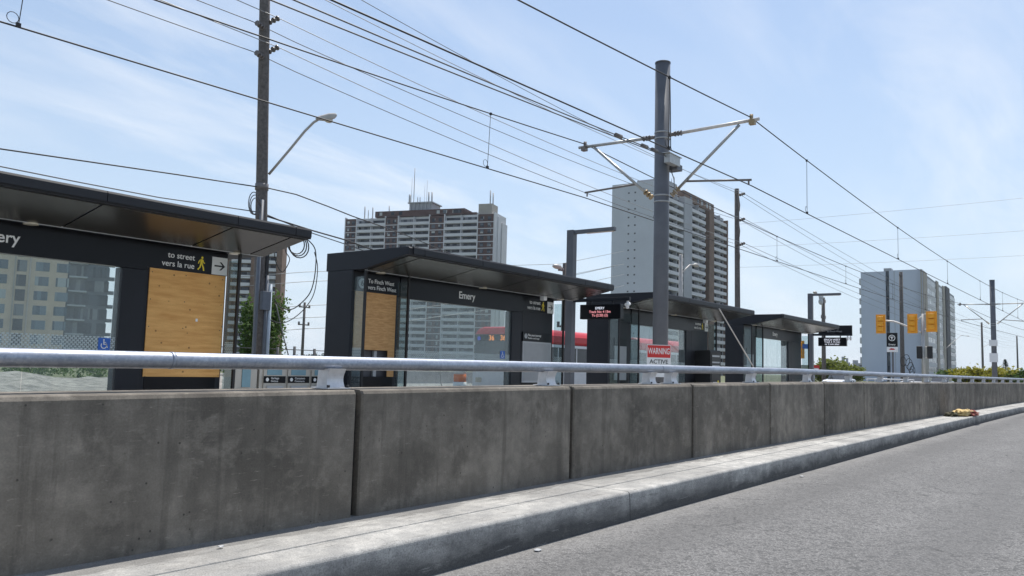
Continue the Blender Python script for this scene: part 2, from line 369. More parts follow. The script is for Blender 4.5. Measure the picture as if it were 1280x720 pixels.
# ------------------------------------------------------------------ mesh builder
class MB:
    def __init__(self):
        self.v, self.f, self.m, self.s = [], [], [], []
        self.mi = 0
    def add(self, vs, fs, smooth=False):
        o = len(self.v)
        self.v += [tuple(p) for p in vs]
        for q in fs:
            self.f.append([i+o for i in q]); self.m.append(self.mi); self.s.append(smooth)
        return self
    def box(self, x0, x1, y0, y1, z0, z1):
        vs = [(x, y, z) for z in (z0, z1) for y in (y0, y1) for x in (x0, x1)]
        return self.add(vs, [(0, 2, 3, 1), (4, 5, 7, 6), (0, 1, 5, 4), (2, 6, 7, 3), (0, 4, 6, 2), (1, 3, 7, 5)])
    def obox(self, o, d, n, s0, s1, t0, t1, z0, z1):   # oriented upright box
        vs = []
        for z in (z0, z1):
            for t in (t0, t1):
                for s in (s0, s1):
                    vs.append((o[0]+d[0]*s+n[0]*t, o[1]+d[1]*s+n[1]*t, z))
        return self.add(vs, [(0, 2, 3, 1), (4, 5, 7, 6), (0, 1, 5, 4), (2, 6, 7, 3), (0, 4, 6, 2), (1, 3, 7, 5)])
    def prism(self, prof, a0, a1, axis='x', smooth=False):  # closed profile run along an axis
        n = len(prof)
        def P(a, p): return {'x': (a, p[0], p[1]), 'y': (p[0], a, p[1]), 'z': (p[0], p[1], a)}[axis]
        vs = [P(a0, p) for p in prof] + [P(a1, p) for p in prof]
        self.add(vs, [(i, (i+1) % n, n+(i+1) % n, n+i) for i in range(n)], smooth)
        self.add(vs, [tuple(range(n-1, -1, -1)), tuple(range(n, 2*n))])
        return self
    def tube(self, pts, r, seg=8, caps=True, r1=None):
        pts = [Vector(p) for p in pts]; n = len(pts); vs = []
        ref = None
        for i, p in enumerate(pts):
            t = (pts[min(i+1, n-1)] - pts[max(i-1, 0)]).normalized()
            if ref is None: ref = Vector((0, 0, 1)) if abs(t.z) < .9 else Vector((1, 0, 0))
            a = t.cross(ref).normalized(); b = a.cross(t).normalized(); ref = b if abs(t.dot(b)) < .9 else ref
            rr = r if r1 is None else r + (r1-r)*i/(n-1)
            for k in range(seg):
                w = 2*math.pi*k/seg
                vs.append(p + a*rr*math.cos(w) + b*rr*math.sin(w))
        fs = [(i*seg+k, i*seg+(k+1) % seg, (i+1)*seg+(k+1) % seg, (i+1)*seg+k) for i in range(n-1) for k in range(seg)]
        self.add(vs, fs, True)
        if caps: self.add(vs, [tuple(range(seg-1, -1, -1)), tuple(range((n-1)*seg, n*seg))])
        return self
    def ball(self, c, rx, ry=None, rz=None, su=10, sv=7, jit=0):
        ry = ry or rx; rz = rz or rx; vs = []
        for j in range(sv+1):
            th = math.pi*j/sv
            for i in range(su):
                ph = 2*math.pi*i/su; q = 1+random.uniform(-jit, jit)
                vs.append((c[0]+rx*q*math.sin(th)*math.cos(ph), c[1]+ry*q*math.sin(th)*math.sin(ph), c[2]+rz*q*math.cos(th)))
        return self.add(vs, [(j*su+i, (j+1)*su+i, (j+1)*su+(i+1) % su, j*su+(i+1) % su) for j in range(sv) for i in range(su)], True)
    def poly(self, pts2, o, d, up, nrm, th):       # flat outline with a real thickness
        o = Vector(o); d = Vector(d); up = Vector(up); nrm = Vector(nrm); n = len(pts2)
        a = [o + d*p[0] + up*p[1] for p in pts2]; b = [p + nrm*th for p in a]
        self.add(a+b, [tuple(range(n-1, -1, -1)), tuple(range(n, 2*n))] + [(i, (i+1) % n, n+(i+1) % n, n+i) for i in range(n)])
        return self
    def mat(self, i): self.mi = i; return self
    def build(self, name, mats, parent=None, bevel=0, fix=True):
        me = bpy.data.meshes.new(name)
        off = Vector((0, 0, 0))
        p = parent
        while p is not None: off += p.location; p = p.parent
        me.from_pydata([tuple(Vector(v)-off) for v in self.v], [], self.f)
        if not isinstance(mats, (list, tuple)): mats = [mats]
        for q in mats: me.materials.append(MT[q] if isinstance(q, str) else q)
        for pl, mi, sm in zip(me.polygons, self.m, self.s): pl.material_index = mi; pl.use_smooth = sm
        if fix:
            bm = bmesh.new(); bm.from_mesh(me)
            bmesh.ops.remove_doubles(bm, verts=bm.verts, dist=1e-5) if len(bm.verts) < 60000 else None
            bmesh.ops.recalc_face_normals(bm, faces=bm.faces); bm.to_mesh(me); bm.free()
        me.update()
        o = bpy.data.objects.new(name, me); COL.objects.link(o)
        if parent is not None: o.parent = parent
        if bevel:
            bv = o.modifiers.new('edge', 'BEVEL'); bv.width = bevel; bv.segments = 2; bv.limit_method = 'ANGLE'; bv.angle_limit = R(40)
        return o

def tag(o, label=None, cat=None, group=None, kind=None):
    if label: o['label'] = label
    if cat: o['category'] = cat
    if group: o['group'] = group
    if kind: o['kind'] = kind
    return o
def thing(name, label, cat, loc=(0, 0, 0), group=None):
    o = bpy.data.objects.new(name, None); COL.objects.link(o); o.location = loc
    o.empty_display_size = .3
    return tag(o, label, cat, group)
def struct(o): o['kind'] = 'structure'; return o
def copy_tree(o, parent=None, loc=None):
    c = o.copy(); COL.objects.link(c)
    if parent is not None: c.parent = parent
    if loc is not None: c.location = loc
    for ch in [q for q in bpy.data.objects if q.parent == o]: copy_tree(ch, c)
    return c
def text(name, body, loc, size, matname, parent, rot=(90, 0, 0), align='LEFT', bold=.0, ext=.0015):
    cu = bpy.data.curves.new(name, 'FONT'); cu.body = body; cu.size = size; cu.align_x = align; cu.align_y = 'CENTER'
    cu.extrude = ext; cu.offset = bold*size; cu.resolution_u = 4
    cu.materials.append(MT[matname])
    o = bpy.data.objects.new(name, cu); COL.objects.link(o)
    off = Vector((0, 0, 0)); p = parent
    while p is not None: off += p.location; p = p.parent
    o.parent = parent; o.location = Vector(loc)-off; o.rotation_euler = [R(a) for a in rot]
    return o

# ------------------------------------------------------------------ world, sun
SUN_EL, SUN_AZ = R(63), R(14)          # azimuth measured from +X towards +Y
w = bpy.data.worlds.new('World'); scene.world = w; w.use_nodes = True
nt = w.node_tree; bg = nt.nodes['Background']
sky = nt.nodes.new('ShaderNodeTexSky'); sky.sky_type = 'NISHITA'; sky.sun_disc = False
sky.sun_elevation = SUN_EL; sky.sun_rotation = R(90)-SUN_AZ
sky.air_density = 1.0; sky.dust_density = .7; sky.ozone_density = 1.2
tc = nt.nodes.new('ShaderNodeTexCoord'); sx = nt.nodes.new('ShaderNodeSeparateXYZ'); L(nt, tc.outputs['Generated'], sx.inputs[0])
def wm(op, a, b_):
    n = N(nt, 'ShaderNodeMath', operation=op)
    for i, q in enumerate((a, b_)):
        if isinstance(q, bpy.types.NodeSocket): L(nt, q, n.inputs[i])
        else: n.inputs[i].default_value = q
    return n.outputs[0]
den = wm('ADD', wm('MAXIMUM', sx.outputs[2], 0.0), .16)
cb = nt.nodes.new('ShaderNodeCombineXYZ')
L(nt, wm('DIVIDE', sx.outputs[0], den), cb.inputs[0]); L(nt, wm('DIVIDE', sx.outputs[1], den), cb.inputs[1])
mp = nt.nodes.new('ShaderNodeMapping'); mp.inputs['Rotation'].default_value = (0, 0, R(-28)); mp.inputs['Scale'].default_value = (.55, 1.7, 1); mp.inputs['Location'].default_value = (1.7, .6, 0)
L(nt, cb.outputs[0], mp.inputs[0])
n1 = N(nt, 'ShaderNodeTexNoise', Scale=1.5, Detail=9.0, Roughness=.62, Distortion=.5); L(nt, mp.outputs[0], n1.inputs['Vector'])
n2 = N(nt, 'ShaderNodeTexNoise', Scale=.55, Detail=3.0); L(nt, mp.outputs[0], n2.inputs['Vector'])
cf = wm('MULTIPLY', ramp(nt, n1.outputs[0], [(.43, 0), (.76, .8)]), ramp(nt, n2.outputs[0], [(.42, .1), (.62, 1)]))
hz = ramp(nt, sx.outputs[2], [(0.0, .9), (.15, .68), (.4, .40), (1, .15)])
hs = N(nt, 'ShaderNodeHueSaturation', Saturation=1.16); L(nt, sky.outputs[0], hs.inputs['Color'])
c1 = mix(nt, hz, hs.outputs[0], (4.6, 5.4, 6.4))
c2 = mix(nt, cf, c1, (6.9, 7.1, 7.4))
L(nt, c2, bg.inputs[0]); bg.inputs[1].default_value = .105
sd = bpy.data.lights.new('sun', 'SUN'); sd.energy = 3.6; sd.angle = R(.53); sd.color = (1, .955, .89)
so = bpy.data.objects.new('sun', sd); COL.objects.link(so)
sv = Vector((math.cos(SUN_EL)*math.cos(SUN_AZ), math.cos(SUN_EL)*math.sin(SUN_AZ), math.sin(SUN_EL)))
so.rotation_euler = sv.to_track_quat('Z', 'Y').to_euler()
so.location = (20, 0, 40)
scene.view_settings.view_transform = 'Standard'; scene.view_settings.look = 'None'
scene.view_settings.exposure = 0.5; scene.view_settings.gamma = 1.0
scene.cycles.max_bounces = 10; scene.cycles.transparent_max_bounces = 24

# ------------------------------------------------------------------ ground, roads, platform
def strip(name, mt, y0, y1, z, x0, x1, step=4, bent=True, thick=0, z1=None):
    mb = MB(); n = int((x1-x0)/step); vs = []
    for i in range(n+1):
        X = x0+(x1-x0)*i/n; b = bend(X) if bent else 0
        vs += [(X, y0, z), (X, y1+b, z if z1 is None else z1)]
    mb.add(vs, [(2*i, 2*i+2, 2*i+3, 2*i+1) for i in range(n)])
    o = mb.build(name, mt); return struct(o)
MBg = MB(); MBg.add([(-890, -890, -.06), (1590, -890, -.06), (1590, 1390, -.06), (-890, 1390, -.06)], [(0, 1, 2, 3)])
struct(MBg.build('ground', 'ground'))
strip('road', 'asphalt', -14, 3.7, 0, -40, 200)
def sweep(name, prof, mt, x0, x1, step=3):
    mb = MB(); n = int((x1-x0)/step); k = len(prof); vs = []
    for i in range(n+1):
        X = x0+(x1-x0)*i/n; b = bend(X)
        vs += [(X, p[0]+b, p[1]) for p in prof]
    fs = [(i*k+j, (i+1)*k+j, (i+1)*k+j+1, i*k+j+1) for i in range(n) for j in range(k-1)]
    mb.add(vs, fs, False); return mb.build(name, mt)
kp = [(3.495, -.05), (3.50, .10), (3.506, .215)]
kp += [(3.506+.03*(1-math.cos(R(w_))), .215+.03*math.sin(R(w_))) for w_ in range(18, 91, 18)]
kp += [(3.70, .248), (3.800, .250), (3.805, .240), (3.813, .240), (3.818, .252), (4.05, .254), (4.40, .258)]
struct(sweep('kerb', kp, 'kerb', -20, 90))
strip('track_bed', 'trackbed', 4.5, 11.1, .06, -20, 120)
for yy in (5.48, 6.92, 9.48, 10.92):
    mb = MB()
    for i in range(20):
        x0 = -12+i*6; y0 = yy+bend(x0); y1 = yy+bend(x0+6)
        mb.add([(x0, y0-.035, .061), (x0+6, y1-.035, .061), (x0+6, y1+.035, .061), (x0, y0+.035, .061),
                (x0, y0-.035, .12), (x0+6, y1-.035, .12), (x0+6, y1+.035, .12), (x0, y0+.035, .12)],
               [(0, 3, 2, 1), (4, 5, 6, 7), (0, 1, 5, 4), (2, 3, 7, 6), (0, 4, 7, 3), (1, 2, 6, 5)])
    tag(struct(mb.build('track_rail', 'steelrail')), 'steel rail of the tram tracks behind the concrete wall', 'rail', 'tram rails')
mb = MB(); mb.box(-8, 50, 11.35, 14.3, -.05, .35); struct(mb.build('platform', 'paving'))
strip('far_road', 'asphalt2', 14.8, 24.4, -.01, -60, 260, bent=False)
mb = MB(); mb.box(-60, 260, 24.4, 27.2, -.05, .10); struct(mb.build('sidewalk', 'paving'))
# gravel bank beyond the far pavement
mb = MB(); nx, ny = 60, 14; vs = []
for j in range(ny+1):
    for i in range(nx+1):
        X = -14+i*70/nx; Y = 29+j*15/ny
        h = .55*math.sin(math.pi*j/ny)*(.75+.35*math.sin(X*.6)+.2*math.sin(X*1.7+j))*min(1, max(0, (52-X)/12))
        vs.append((X, Y, max(-.05, h)+random.uniform(-.09, .09)-.03))
mb.add(vs, [(j*(nx+1)+i, j*(nx+1)+i+1, (j+1)*(nx+1)+i+1, (j+1)*(nx+1)+i) for j in range(ny) for i in range(nx)], True)
struct(mb.build('gravel_terrain', 'gravel'))
# intersecting road far right
mb = MB(); mb.box(56, 64, -60, 90, -.05, .004); struct(mb.build('cross_road', 'asphalt2'))

# ------------------------------------------------------------------ parapet wall and handrail
JP, J0 = 2.74, 3.98
def wz(X): return .0055*(min(max(X, -8), 14)-3.98)
wall = thing('parapet_wall', 'long grey concrete parapet wall between the road and the tram tracks', 'wall', (J0, 4.25, .25))
for k in range(-5, 30):
    a, b_ = J0+k*JP+.026, J0+(k+1)*JP-.026
    ya, yb = bend(a), bend(b_)
    prof = [(4.25, .20), (4.25, 1.085), (4.262, 1.105), (4.28, 1.112), (4.57, 1.118), (4.60, 1.10), (4.60, .05)]
    n = len(prof); mb = MB()
    e = .012
    def ring(x, yo, ins): return [(x, p[0]+yo+(ins if i < 3 else 0), p[1]+(wz(x) if p[1] > .5 else 0)) for i, p in enumerate(prof)]
    vs = ring(a, ya, e) + ring(a+e, ya, 0) + ring(b_-e, yb, 0) + ring(b_, yb, e)
    fs = [(r*n+i, r*n+(i+1) % n, (r+1)*n+(i+1) % n, (r+1)*n+i) for r in range(3) for i in range(n)]
    fs += [tuple(range(n-1, -1, -1)), tuple(range(3*n, 4*n))]
    mb.add(vs, fs); mb.build('wall_panel', 'wall', wall)
mb = MB()
for k in range(-5, 30):
    a = J0+k*JP; y = bend(a)
    mb.box(a-.029, a+.029, 4.31+y, 4.56+y, .2, 1.085+wz(a))
mb.build('joint_filler', 'blackm', wall)

RZ, RY = 1.292, 4.42
hr = thing('handrail', 'galvanised tube handrail on steel brackets along the top of the concrete wall', 'handrail', (J0, RY, 1.112))
mb = MB()
mb.tube([(X, RY+bend(X), RZ+wz(X)) for X in range(-10, 84, 2)], .0475, 20)
mb.build('rail_tube', 'galv', hr)
for X in (2.66, 8.92, 14.9, 20.9, 26.9, 32.9):
    mb = MB(); mb.tube([(X-.012, RY+bend(X), RZ+wz(X)), (X+.012, RY+bend(X), RZ+wz(X))], .0495, 20); mb.build('rail_sleeve', 'galv', hr)
posts = [3.86+2.66*k for k in range(-4, 28)] + [8.62]
for X in posts:
    y = bend(X); mb = MB()
    pr = []
    zt, zb = RZ-.036+wz(X), 1.113+wz(X)
    for i in range(9):      # hollow curved front
        t = i/8; z = zb+(zt-zb)*t
        pr.append((RY-.075+.028*math.sin(math.pi*t)-.0*t+y, z))
    pr += [(RY+.04+y, zt), (RY+.055+y, zb)]
    mb.prism(pr, X-.075, X+.075, 'x')
    pt = mb.build('rail_bracket', 'bracket', hr)
    mb = MB(); mb.box(X-.10, X+.10, RY-.095+y, RY+.085+y, 1.1185+wz(X), 1.127+wz(X)); mb.build('base_plate', 'bracket', pt)
    mb = MB()
    mb.tube([(X-.086, RY-.08+y, 1.127+wz(X)), (X-.086, RY-.08+y, 1.145+wz(X))], .011, 6)
    mb.tube([(X+.086, RY-.08+y, 1.127+wz(X)), (X+.086, RY-.08+y, 1.145+wz(X))], .011, 6); mb.build('bolt', 'bolt', pt)

# ------------------------------------------------------------------ shelters
SL = 7.95
def arrow_pts(s, flip=1):
    return [(-.36*s*flip, -.045*s), (.18*s*flip, -.045*s), (-.02*s*flip, -.25*s), (.10*s*flip, -.25*s), (.37*s*flip, 0), (.10*s*flip, .25*s), (-.02*s*flip, .25*s), (.18*s*flip, .045*s), (-.36*s*flip, .045*s)]
def walker(mb, cx, y, cz, s):
    D, U, Nn = (1, 0, 0), (0, 0, 1), (0, -1, 0)
    o = (cx, y, cz)
    c = [(.04*s+.085*s*math.cos(a*math.pi/5), .40*s+.085*s*math.sin(a*math.pi/5)) for a in range(10)]
    for pts in (c,
        [(-.10*s, .30*s), (.08*s, .30*s), (.09*s, -.05*s), (-.09*s, -.05*s)],
        [(.0*s, -.03*s), (.10*s, -.05*s), (.20*s, -.25*s), (.25*s, -.48*s), (.15*s, -.5*s), (.10*s, -.27*s)],
        [(-.09*s, -.05*s), (.02*s, -.05*s), (-.06*s, -.30*s), (-.22*s, -.48*s), (-.30*s, -.42*s), (-.15*s, -.27*s)],
        [(.05*s, .28*s), (.12*s, .26*s), (.20*s, .08*s), (.27*s, .06*s), (.25*s, .0*s), (.15*s, .03*s)],
        [(-.10*s, .29*s), (-.04*s, .24*s), (-.16*s, .10*s), (-.20*s, -.05*s), (-.26*s, -.03*s), (-.23*s, .13*s)]):
        mb.poly(pts, o, D, U, Nn, .002)
def ring_pts(r0, r1, n=24):
    return [(r1*math.cos(2*math.pi*i/n), r1*math.sin(2*math.pi*i/n)) for i in range(n)]
def wheelchair(mb, cx, y, cz, s):
    D, U, Nn = (1, 0, 0), (0, 0, 1), (0, -1, 0)
    o = Vector((cx, y, cz))
    # wheel as an open ring of short bars
    for i in range(3, 16):
        a0, a1 = 2*math.pi*(i+4)/18, 2*math.pi*(i+5)/18
        r0, r1 = .20*s, .27*s
        mb.poly([(r0*math.cos(a0)-.02*s, r0*math.sin(a0)-.12*s), (r1*math.cos(a0)-.02*s, r1*math.sin(a0)-.12*s), (r1*math.cos(a1)-.02*s, r1*math.sin(a1)-.12*s), (r0*math.cos(a1)-.02*s, r0*math.sin(a1)-.12*s)], o, D, U, Nn, .002)
    mb.poly([(-.05*s+.065*s*math.cos(a*math.pi/5), .33*s+.065*s*math.sin(a*math.pi/5)) for a in range(10)], o, D, U, Nn, .002)
    mb.poly([(-.09*s, .25*s), (-.01*s, .25*s), (.01*s, .0*s), (-.07*s, -.06*s)], o, D, U, Nn, .002)
    mb.poly([(-.05*s, .01*s), (.17*s, .01*s), (.17*s, -.06*s), (-.05*s, -.06*s)], o, D, U, Nn, .002)
    mb.poly([(.12*s, .0*s), (.19*s, .01*s), (.32*s, -.28*s), (.25*s, -.31*s)], o, D, U, Nn, .002)
    mb.poly([(-.01*s, .15*s), (.14*s, .15*s), (.14*s, .10*s), (-.01*s, .10*s)], o, D, U, Nn, .002)

def shelter(X0, dy, dz, label, left, right, name_sign=True):
    T = thing('platform_shelter', label, 'shelter', (X0, 12.6+dy, .35), 'glass shelters on the tram platform')
    B = 12.6+dy; Fr = 11.02+dy; Bk = 13.40+dy
    zt = 3.565+dz; zb = 3.185+dz; Yk = 12.29+dy
    # roof wedge
    mb = MB()
    prof = [(Bk, zt), (Bk, zb), (Yk, zb), (Fr+.10, zt-.155), (Fr+.02, zt-.16), (Fr, zt-.03), (Fr+.03, zt)]
    mb.prism(prof, X0, X0+SL, 'x')
    rf = mb.build('roof', 'charcoal', T, bevel=.006)
    # front fascia panels and soffit panels with open seams
    seams = [X0+.10, X0+.42, X0+2.25, X0+4.35, X0+6.45, X0+SL-.36, X0+SL-.02]
    for a, b_ in zip(seams, seams[1:]):
        mb = MB()
        mb.prism([(Fr-.022, zt-.135), (Fr-.022, zt-.02), (Fr-.004, zt+.012), (Fr+.10, zt+.014), (Fr+.10, zt+.004), (Fr-.002, zt-.001), (Fr-.003, zt-.03), (Fr-.003, zt-.135)], a+.006, b_-.006, 'x')
        mb.build('fascia_panel', 'charcoal2', T)
        mb = MB()
        y0, z0, y1, z1 = Fr+.13, zt-.158-.005, Yk-.02, zb-.003
        mb.prism([(y0, z0), (y1, z1), (y1, z1-.012), (y0, z0-.012)], a+.018, b_-.018, 'x')
        mb.build('soffit_panel', 'soffit', T)
    mb = MB(); mb.box(X0+.06, X0+SL-.05, Yk-.018, Yk+.012, zb-.022, zb-.002); mb.build('soffit_trim', 'lightgrey', T)
    for rx in (.55, 3.95, 7.35):
        mb = MB(); mb.tube([(X0+rx, Yk+.05, zb-.002), (X0+rx, Yk+.05, zb-.035)], .10, 16); mb.build('soffit_light', 'lens', T)
    # header over the glass and end cabinets
    cl0, cl1 = X0, X0+1.36
    cr0, cr1 = X0+5.86, X0+7.37
    zg = 2.72+dz
    mb = MB(); mb.box(cl1+.003, cr0-.003, B-.06, B+.10, zg, zb-.004); mb.build('header', 'black', T)
    for a, b_, Bk in ((cl0, cl1, Bk), (cr0, cr1, B+.50)):
        mb = MB()
        t = .10
        mb.box(a, a+t, B, Bk-.05, .353, zb-.004); mb.box(b_-t, b_, B, Bk-.05, .353, zb-.004)
        mb.box(a+t+.002, b_-t-.002, Bk-.16, Bk-.055, .353, zb-.004)
        mb.box(a+t+.002, b_-t-.002, B+.01, Bk-.162, zg+.10, zb-.006)
        mb.build('cabinet', 'charcoal', T, bevel=.005)
        mb = MB(); mb.box(a+t+.003, b_-t-.003, B-.004, B+.05, .354, 1.02+dz); mb.build('base_panel', 'black', T)
        mb = MB(); mb.box(a+.004, b_-.004, B-.03, B-.002, zg+.05, zb-.012); mb.build('sign_panel', 'black', T)
    # column beside the glass
    mb = MB(); mb.box(X0+5.47, X0+5.855, B-.03, B+.20, .353, zg-.003); mb.build('column', 'charcoal', T, bevel=.005)
    # rear glazing
    g0, g1 = cl1+.06, X0+5.46
    for i in range(3):
        a, b_ = g0+(g1-g0)*i/3, g0+(g1-g0)*(i+1)/3
        mb = MB(); mb.box(a+.006, b_-.006, B+.02, B+.032, .52, zg-.003); mb.build('glass_pane', 'glass', T)
    mb = MB(); mb.box(g0, g1, B, B+.06, .44, .515); mb.box(cl1+.004, g0-.002, B-.01, B+.07, .353, zg-.003)
    mb.build('glazing_frame', 'charcoal', T)
    # side screens: glass with a black front post
    for rx in (.06, 1.31, 7.40):
        x = X0+rx
        mb = MB(); mb.box(x-.006, x+.006, Yk-.0+.0, B-.035, .45, zb-.14); mb.build('side_glass', 'glass_clear', T)
        mb = MB(); mb.box(x-.022, x+.022, Yk-.05, Yk-.003, .353, zb-.024); mb.build('screen_post', 'blackm', T)
    if name_sign:
        text('station_name', 'Emery', (X0+3.60, B-.062, 2.945+dz), .235, 'white', T, align='CENTER', bold=.012)
    # left cabinet front
    zc = 2.93+dz
    if 'route' in left:
        mb = MB()
        o = (X0+.26, B-.031, zc)
        mb.poly(ring_pts(0, .105), o, (1, 0, 0), (0, 0, 1), (0, -1, 0), .002); mb.build('route_disc', 'lightgrey', T)
        text('route_number', '6', (X0+.26, B-.0345, zc), .17, 'blackm', T, align='CENTER', bold=.01)
        text('lettering', 'To Finch West', (X0+.42, B-.032, zc+.065), .125, 'white', T, bold=.006)
        text('lettering', 'vers Finch West', (X0+.42, B-.032, zc-.065), .125, 'white', T, bold=.004)
    if 'osb' in left:
        mb = MB()
        mb.box(X0+.09, X0+1.27, B-.022, B-.004, 1.57+dz, zg+.045); mb.box(X0+1.08, X0+1.27, B-.022, B-.004, 1.02+dz, 1.57+dz)
        tag(mb.build('boarding', 'osb', T), 'strand board covering the cabinet opening')
        mb = MB(); mb.box(X0+.11, X0+1.25, B+.13, B+.15, 1.0, 1.6); mb.build('recess_panel', 't_shade', T)
        mb = MB(); mb.box(X0+.75, X0+.83, B+.05, B+.1, 1.02, 1.56); mb.build('bracket', 'lightgrey', T)
    if 'map' in left:
        mb = MB(); mb.box(X0+.102, X0+1.258, B-.0, B+.03, 1.024+dz, zg+.05); mb.build('front_panel', 'charcoal2', T)
        mb = MB(); mb.box(X0+.35, X0+1.10, B-.03, B-.001, .98, 2.0+dz); mp_ = mb.build('map_board', 'mapgrey', T)
        mb = MB(); mb.box(X0+.35, X0+1.10, B-.032, B-.001, 2.004+dz, 2.24+dz); mb.build('map_header', 'black', T)
    if 'plain' in left:
        mb = MB(); mb.box(X0+.102, X0+1.258, B-.0, B+.03, 1.024+dz, zg+.05); mb.build('front_panel', 'charcoal2', T)
    # right cabinet front: way-out sign
    if 'street' in right:
        text('lettering', 'to street', (cr0+.86, B-.032, zc+.085), .14, 'white', T, align='RIGHT', bold=.004)
        text('lettering', 'vers la rue', (cr0+.86, B-.032, zc-.06), .14, 'white', T, align='RIGHT', bold=.003)
        mb = MB(); walker(mb, cr0+.99, B-.0305, zc+.01, .25); mb.build('walker_symbol', 'yellow', T)
        mb = MB(); mb.box(cr1-.315, cr1-.01, B-.034, B-.0305, zc-.155, zc+.155); aw = mb.build('arrow_panel', 'arrowwhite', T)
        mb = MB(); mb.poly(arrow_pts(.29), (cr1-.162, B-.0345, zc), (1, 0, 0), (0, 0, 1), (0, -1, 0), .002); mb.build('arrow', 'blackm', aw)
    if 'ply' in right:
        mb = MB(); mb.box(cr0+.07, cr1-.03, B-.022, B-.004, 1.27, zg+.045); mb.box(cr0+.07, cr1-.03, B-.020, B-.004, 0.985, 1.266)
        tag(mb.build('boarding', 'plywood', T), 'orange plywood covering the cabinet opening')
        mb = MB()
        for zz in (1.33, 1.8, 2.25, 2.70):
            for xx in (cr0+.11, cr0+.72, cr1-.08): mb.tube([(xx, B-.0225, zz), (xx, B-.0245, zz)], .009, 8)
        mb.build('screw', 'bolt', T)
        mb = MB(); mb.box(cr0+.95, cr0+.99, B-.024, B-.0225, 1.93, 1.98); mb.build('sticker', 'white', T)
    if 'map' in right:
        mb = MB(); mb.box(cr0+.102, cr1-.102, B-.0, B+.03, 1.024+dz, zg+.05); mb.build('front_panel', 'charcoal2', T)
        mb = MB(); mb.box(cr0+.10, cr1-.10, B-.035, B-.001, .90, 1.975); mb.build('board_frame', 'lightgrey', T, bevel=.004)
        mb = MB(); mb.box(cr0+.14, cr1-.14, B-.0375, B-.0352, .95, 1.935); mb.build('map_board', 'mapgrey', T)
        mb = MB(); mb.box(cr0+.09, cr1-.09, B-.037, B-.001, 1.98, 2.22); mb.build('map_header', 'black', T)
        mb = MB(); mb.poly(ring_pts(0, .065), (cr0+.22, B-.0375, 2.11), (1, 0, 0), (0, 0, 1), (0, -1, 0), .002); mb.build('header_disc', 'lightgrey', T)
        text('header_letter', 'T', (cr0+.22, B-.0405, 2.11), .10, 'blackm', T, align='CENTER')
        text('lettering', 'Plan your journey', (cr0+.31, B-.038, 2.14), .085, 'white', T, bold=.006)
        text('lettering', 'Planifiez votre trajet', (cr0+.31, B-.038, 2.06), .065, 'white', T)
    if 'plain' in right:
        mb = MB(); mb.box(cr0+.102, cr1-.102, B-.0, B+.03, 1.024+dz, zg+.05); mb.build('front_panel', 'charcoal2', T)
    return T

S1 = shelter(1.30, .22, 0, 'platform shelter with an orange plywood panel and a tan block seen through its glass', ['plain'], ['street', 'ply'])
S2 = shelter(11.45, 0, 0, 'platform shelter with a strandboard panel and the red bus seen through it', ['route', 'osb'], ['street', 'map'])
S3 = shelter(21.70, -.1, .02, 'platform shelter behind the thick grey pole, between two other shelters', ['map'], ['street', 'plain'], False)
S4 = shelter(32.0, -.35, .06, 'smallest looking platform shelter beside the black ticket machine', ['map'], ['plain'], True)

# wheelchair stickers on the glass
def chair_sign(T, x, y, z, s):
    mb = MB(); mb.box(x-s/2, x+s/2, y-.004, y, z-s/2, z+s/2); p = mb.build('accessibility_sign', 'blue', T)
    mb = MB(); wheelchair(mb, x, y-.0045, z, s); mb.build('wheelchair_symbol', 'white', p)
p = atY(130, 430, 12.84); chair_sign(S1, p.x, 12.838, p.z, .19)
p = atY(628, 443, 12.62); chair_sign(S2, p.x, 12.618, p.z-.01, .19)

# soffit-mounted cameras at the shelter's right end
for T_, X0, dy in ((S2, 11.45, 0), (S3, 21.7, -.1)):
    mb = MB(); mb.box(X0+6.35, X0+6.50, 12.20+dy, 12.34+dy, 3.06, 3.18); mb.build('security_camera', 'bus_white', T_, bevel=.02)

# ------------------------------------------------------------------ platform furniture
bins = thing('waste_bins', 'brushed steel cabinet of three waste bins between two shelters', 'bin cabinet', (10.2, 13.2, .35))
bx = [atY(x, 470, 13.0).x for x in (327, 357.5, 387, 415)]
mb = MB(); mb.box(bx[0]-.05, bx[3]+.05, 13.0, 13.55, .36, 1.32); mb.build('housing', 'stainless', bins, bevel=.01)
names = [('Garbage', 'Déchets'), ('Containers', 'Contenants'), ('Paper', 'Papier')]
for i in range(3):
    a, b_ = bx[i], bx[i+1]
    mb = MB(); mb.box(a+.03, b_-.03, 12.975, 12.999, .42, 1.28); d = mb.build('door', 'stainless', bins, bevel=.004)
    z = atY(360, 474.5, 13).z
    mb = MB(); mb.box(a+.03, b_-.03, 12.968, 12.9745, z-.065, z+.065); l_ = mb.build('label_plate', 'black', d)
    text('lettering', names[i][0], (a+.19, 12.966, z+.025), .055, 'white', l_, bold=.005)
    text('lettering', names[i][1], (a+.19, 12.966, z-.03), .05, 'white', l_)
    mb = MB(); mb.poly(ring_pts(0, .035, 12), (a+.11, 12.968, z), (1, 0, 0), (0, 0, 1), (0, -1, 0), .002); mb.build('symbol', 'white', l_)
    mb = MB(); mb.box(a+.10, b_-.08, 12.955, 12.9748, .45, z-.12); mb.build('flap', 'lightgrey', d, bevel=.006)
    mb = MB(); mb.box(a+.10, b_-.12, 12.968, 12.9748, z+.085, 1.27); mb.build('opening', 'screen', d)
fm = thing('fare_machine', 'low steel fare reader with a pale blue panel beside the plywood shelter', 'fare machine', (9.35, 13.1, .35))
a, b_ = atY(294, 470, 13).x, atY(322, 470, 13).x
mb = MB(); mb.box(a, b_, 13.0, 13.35, .352, 1.36); mb.build('housing', 'stainless', fm, bevel=.02)
mb = MB(); mb.box(a+.14, b_-.16, 12.985, 12.999, .80, 1.30); mb.build('display', 'screen', fm)
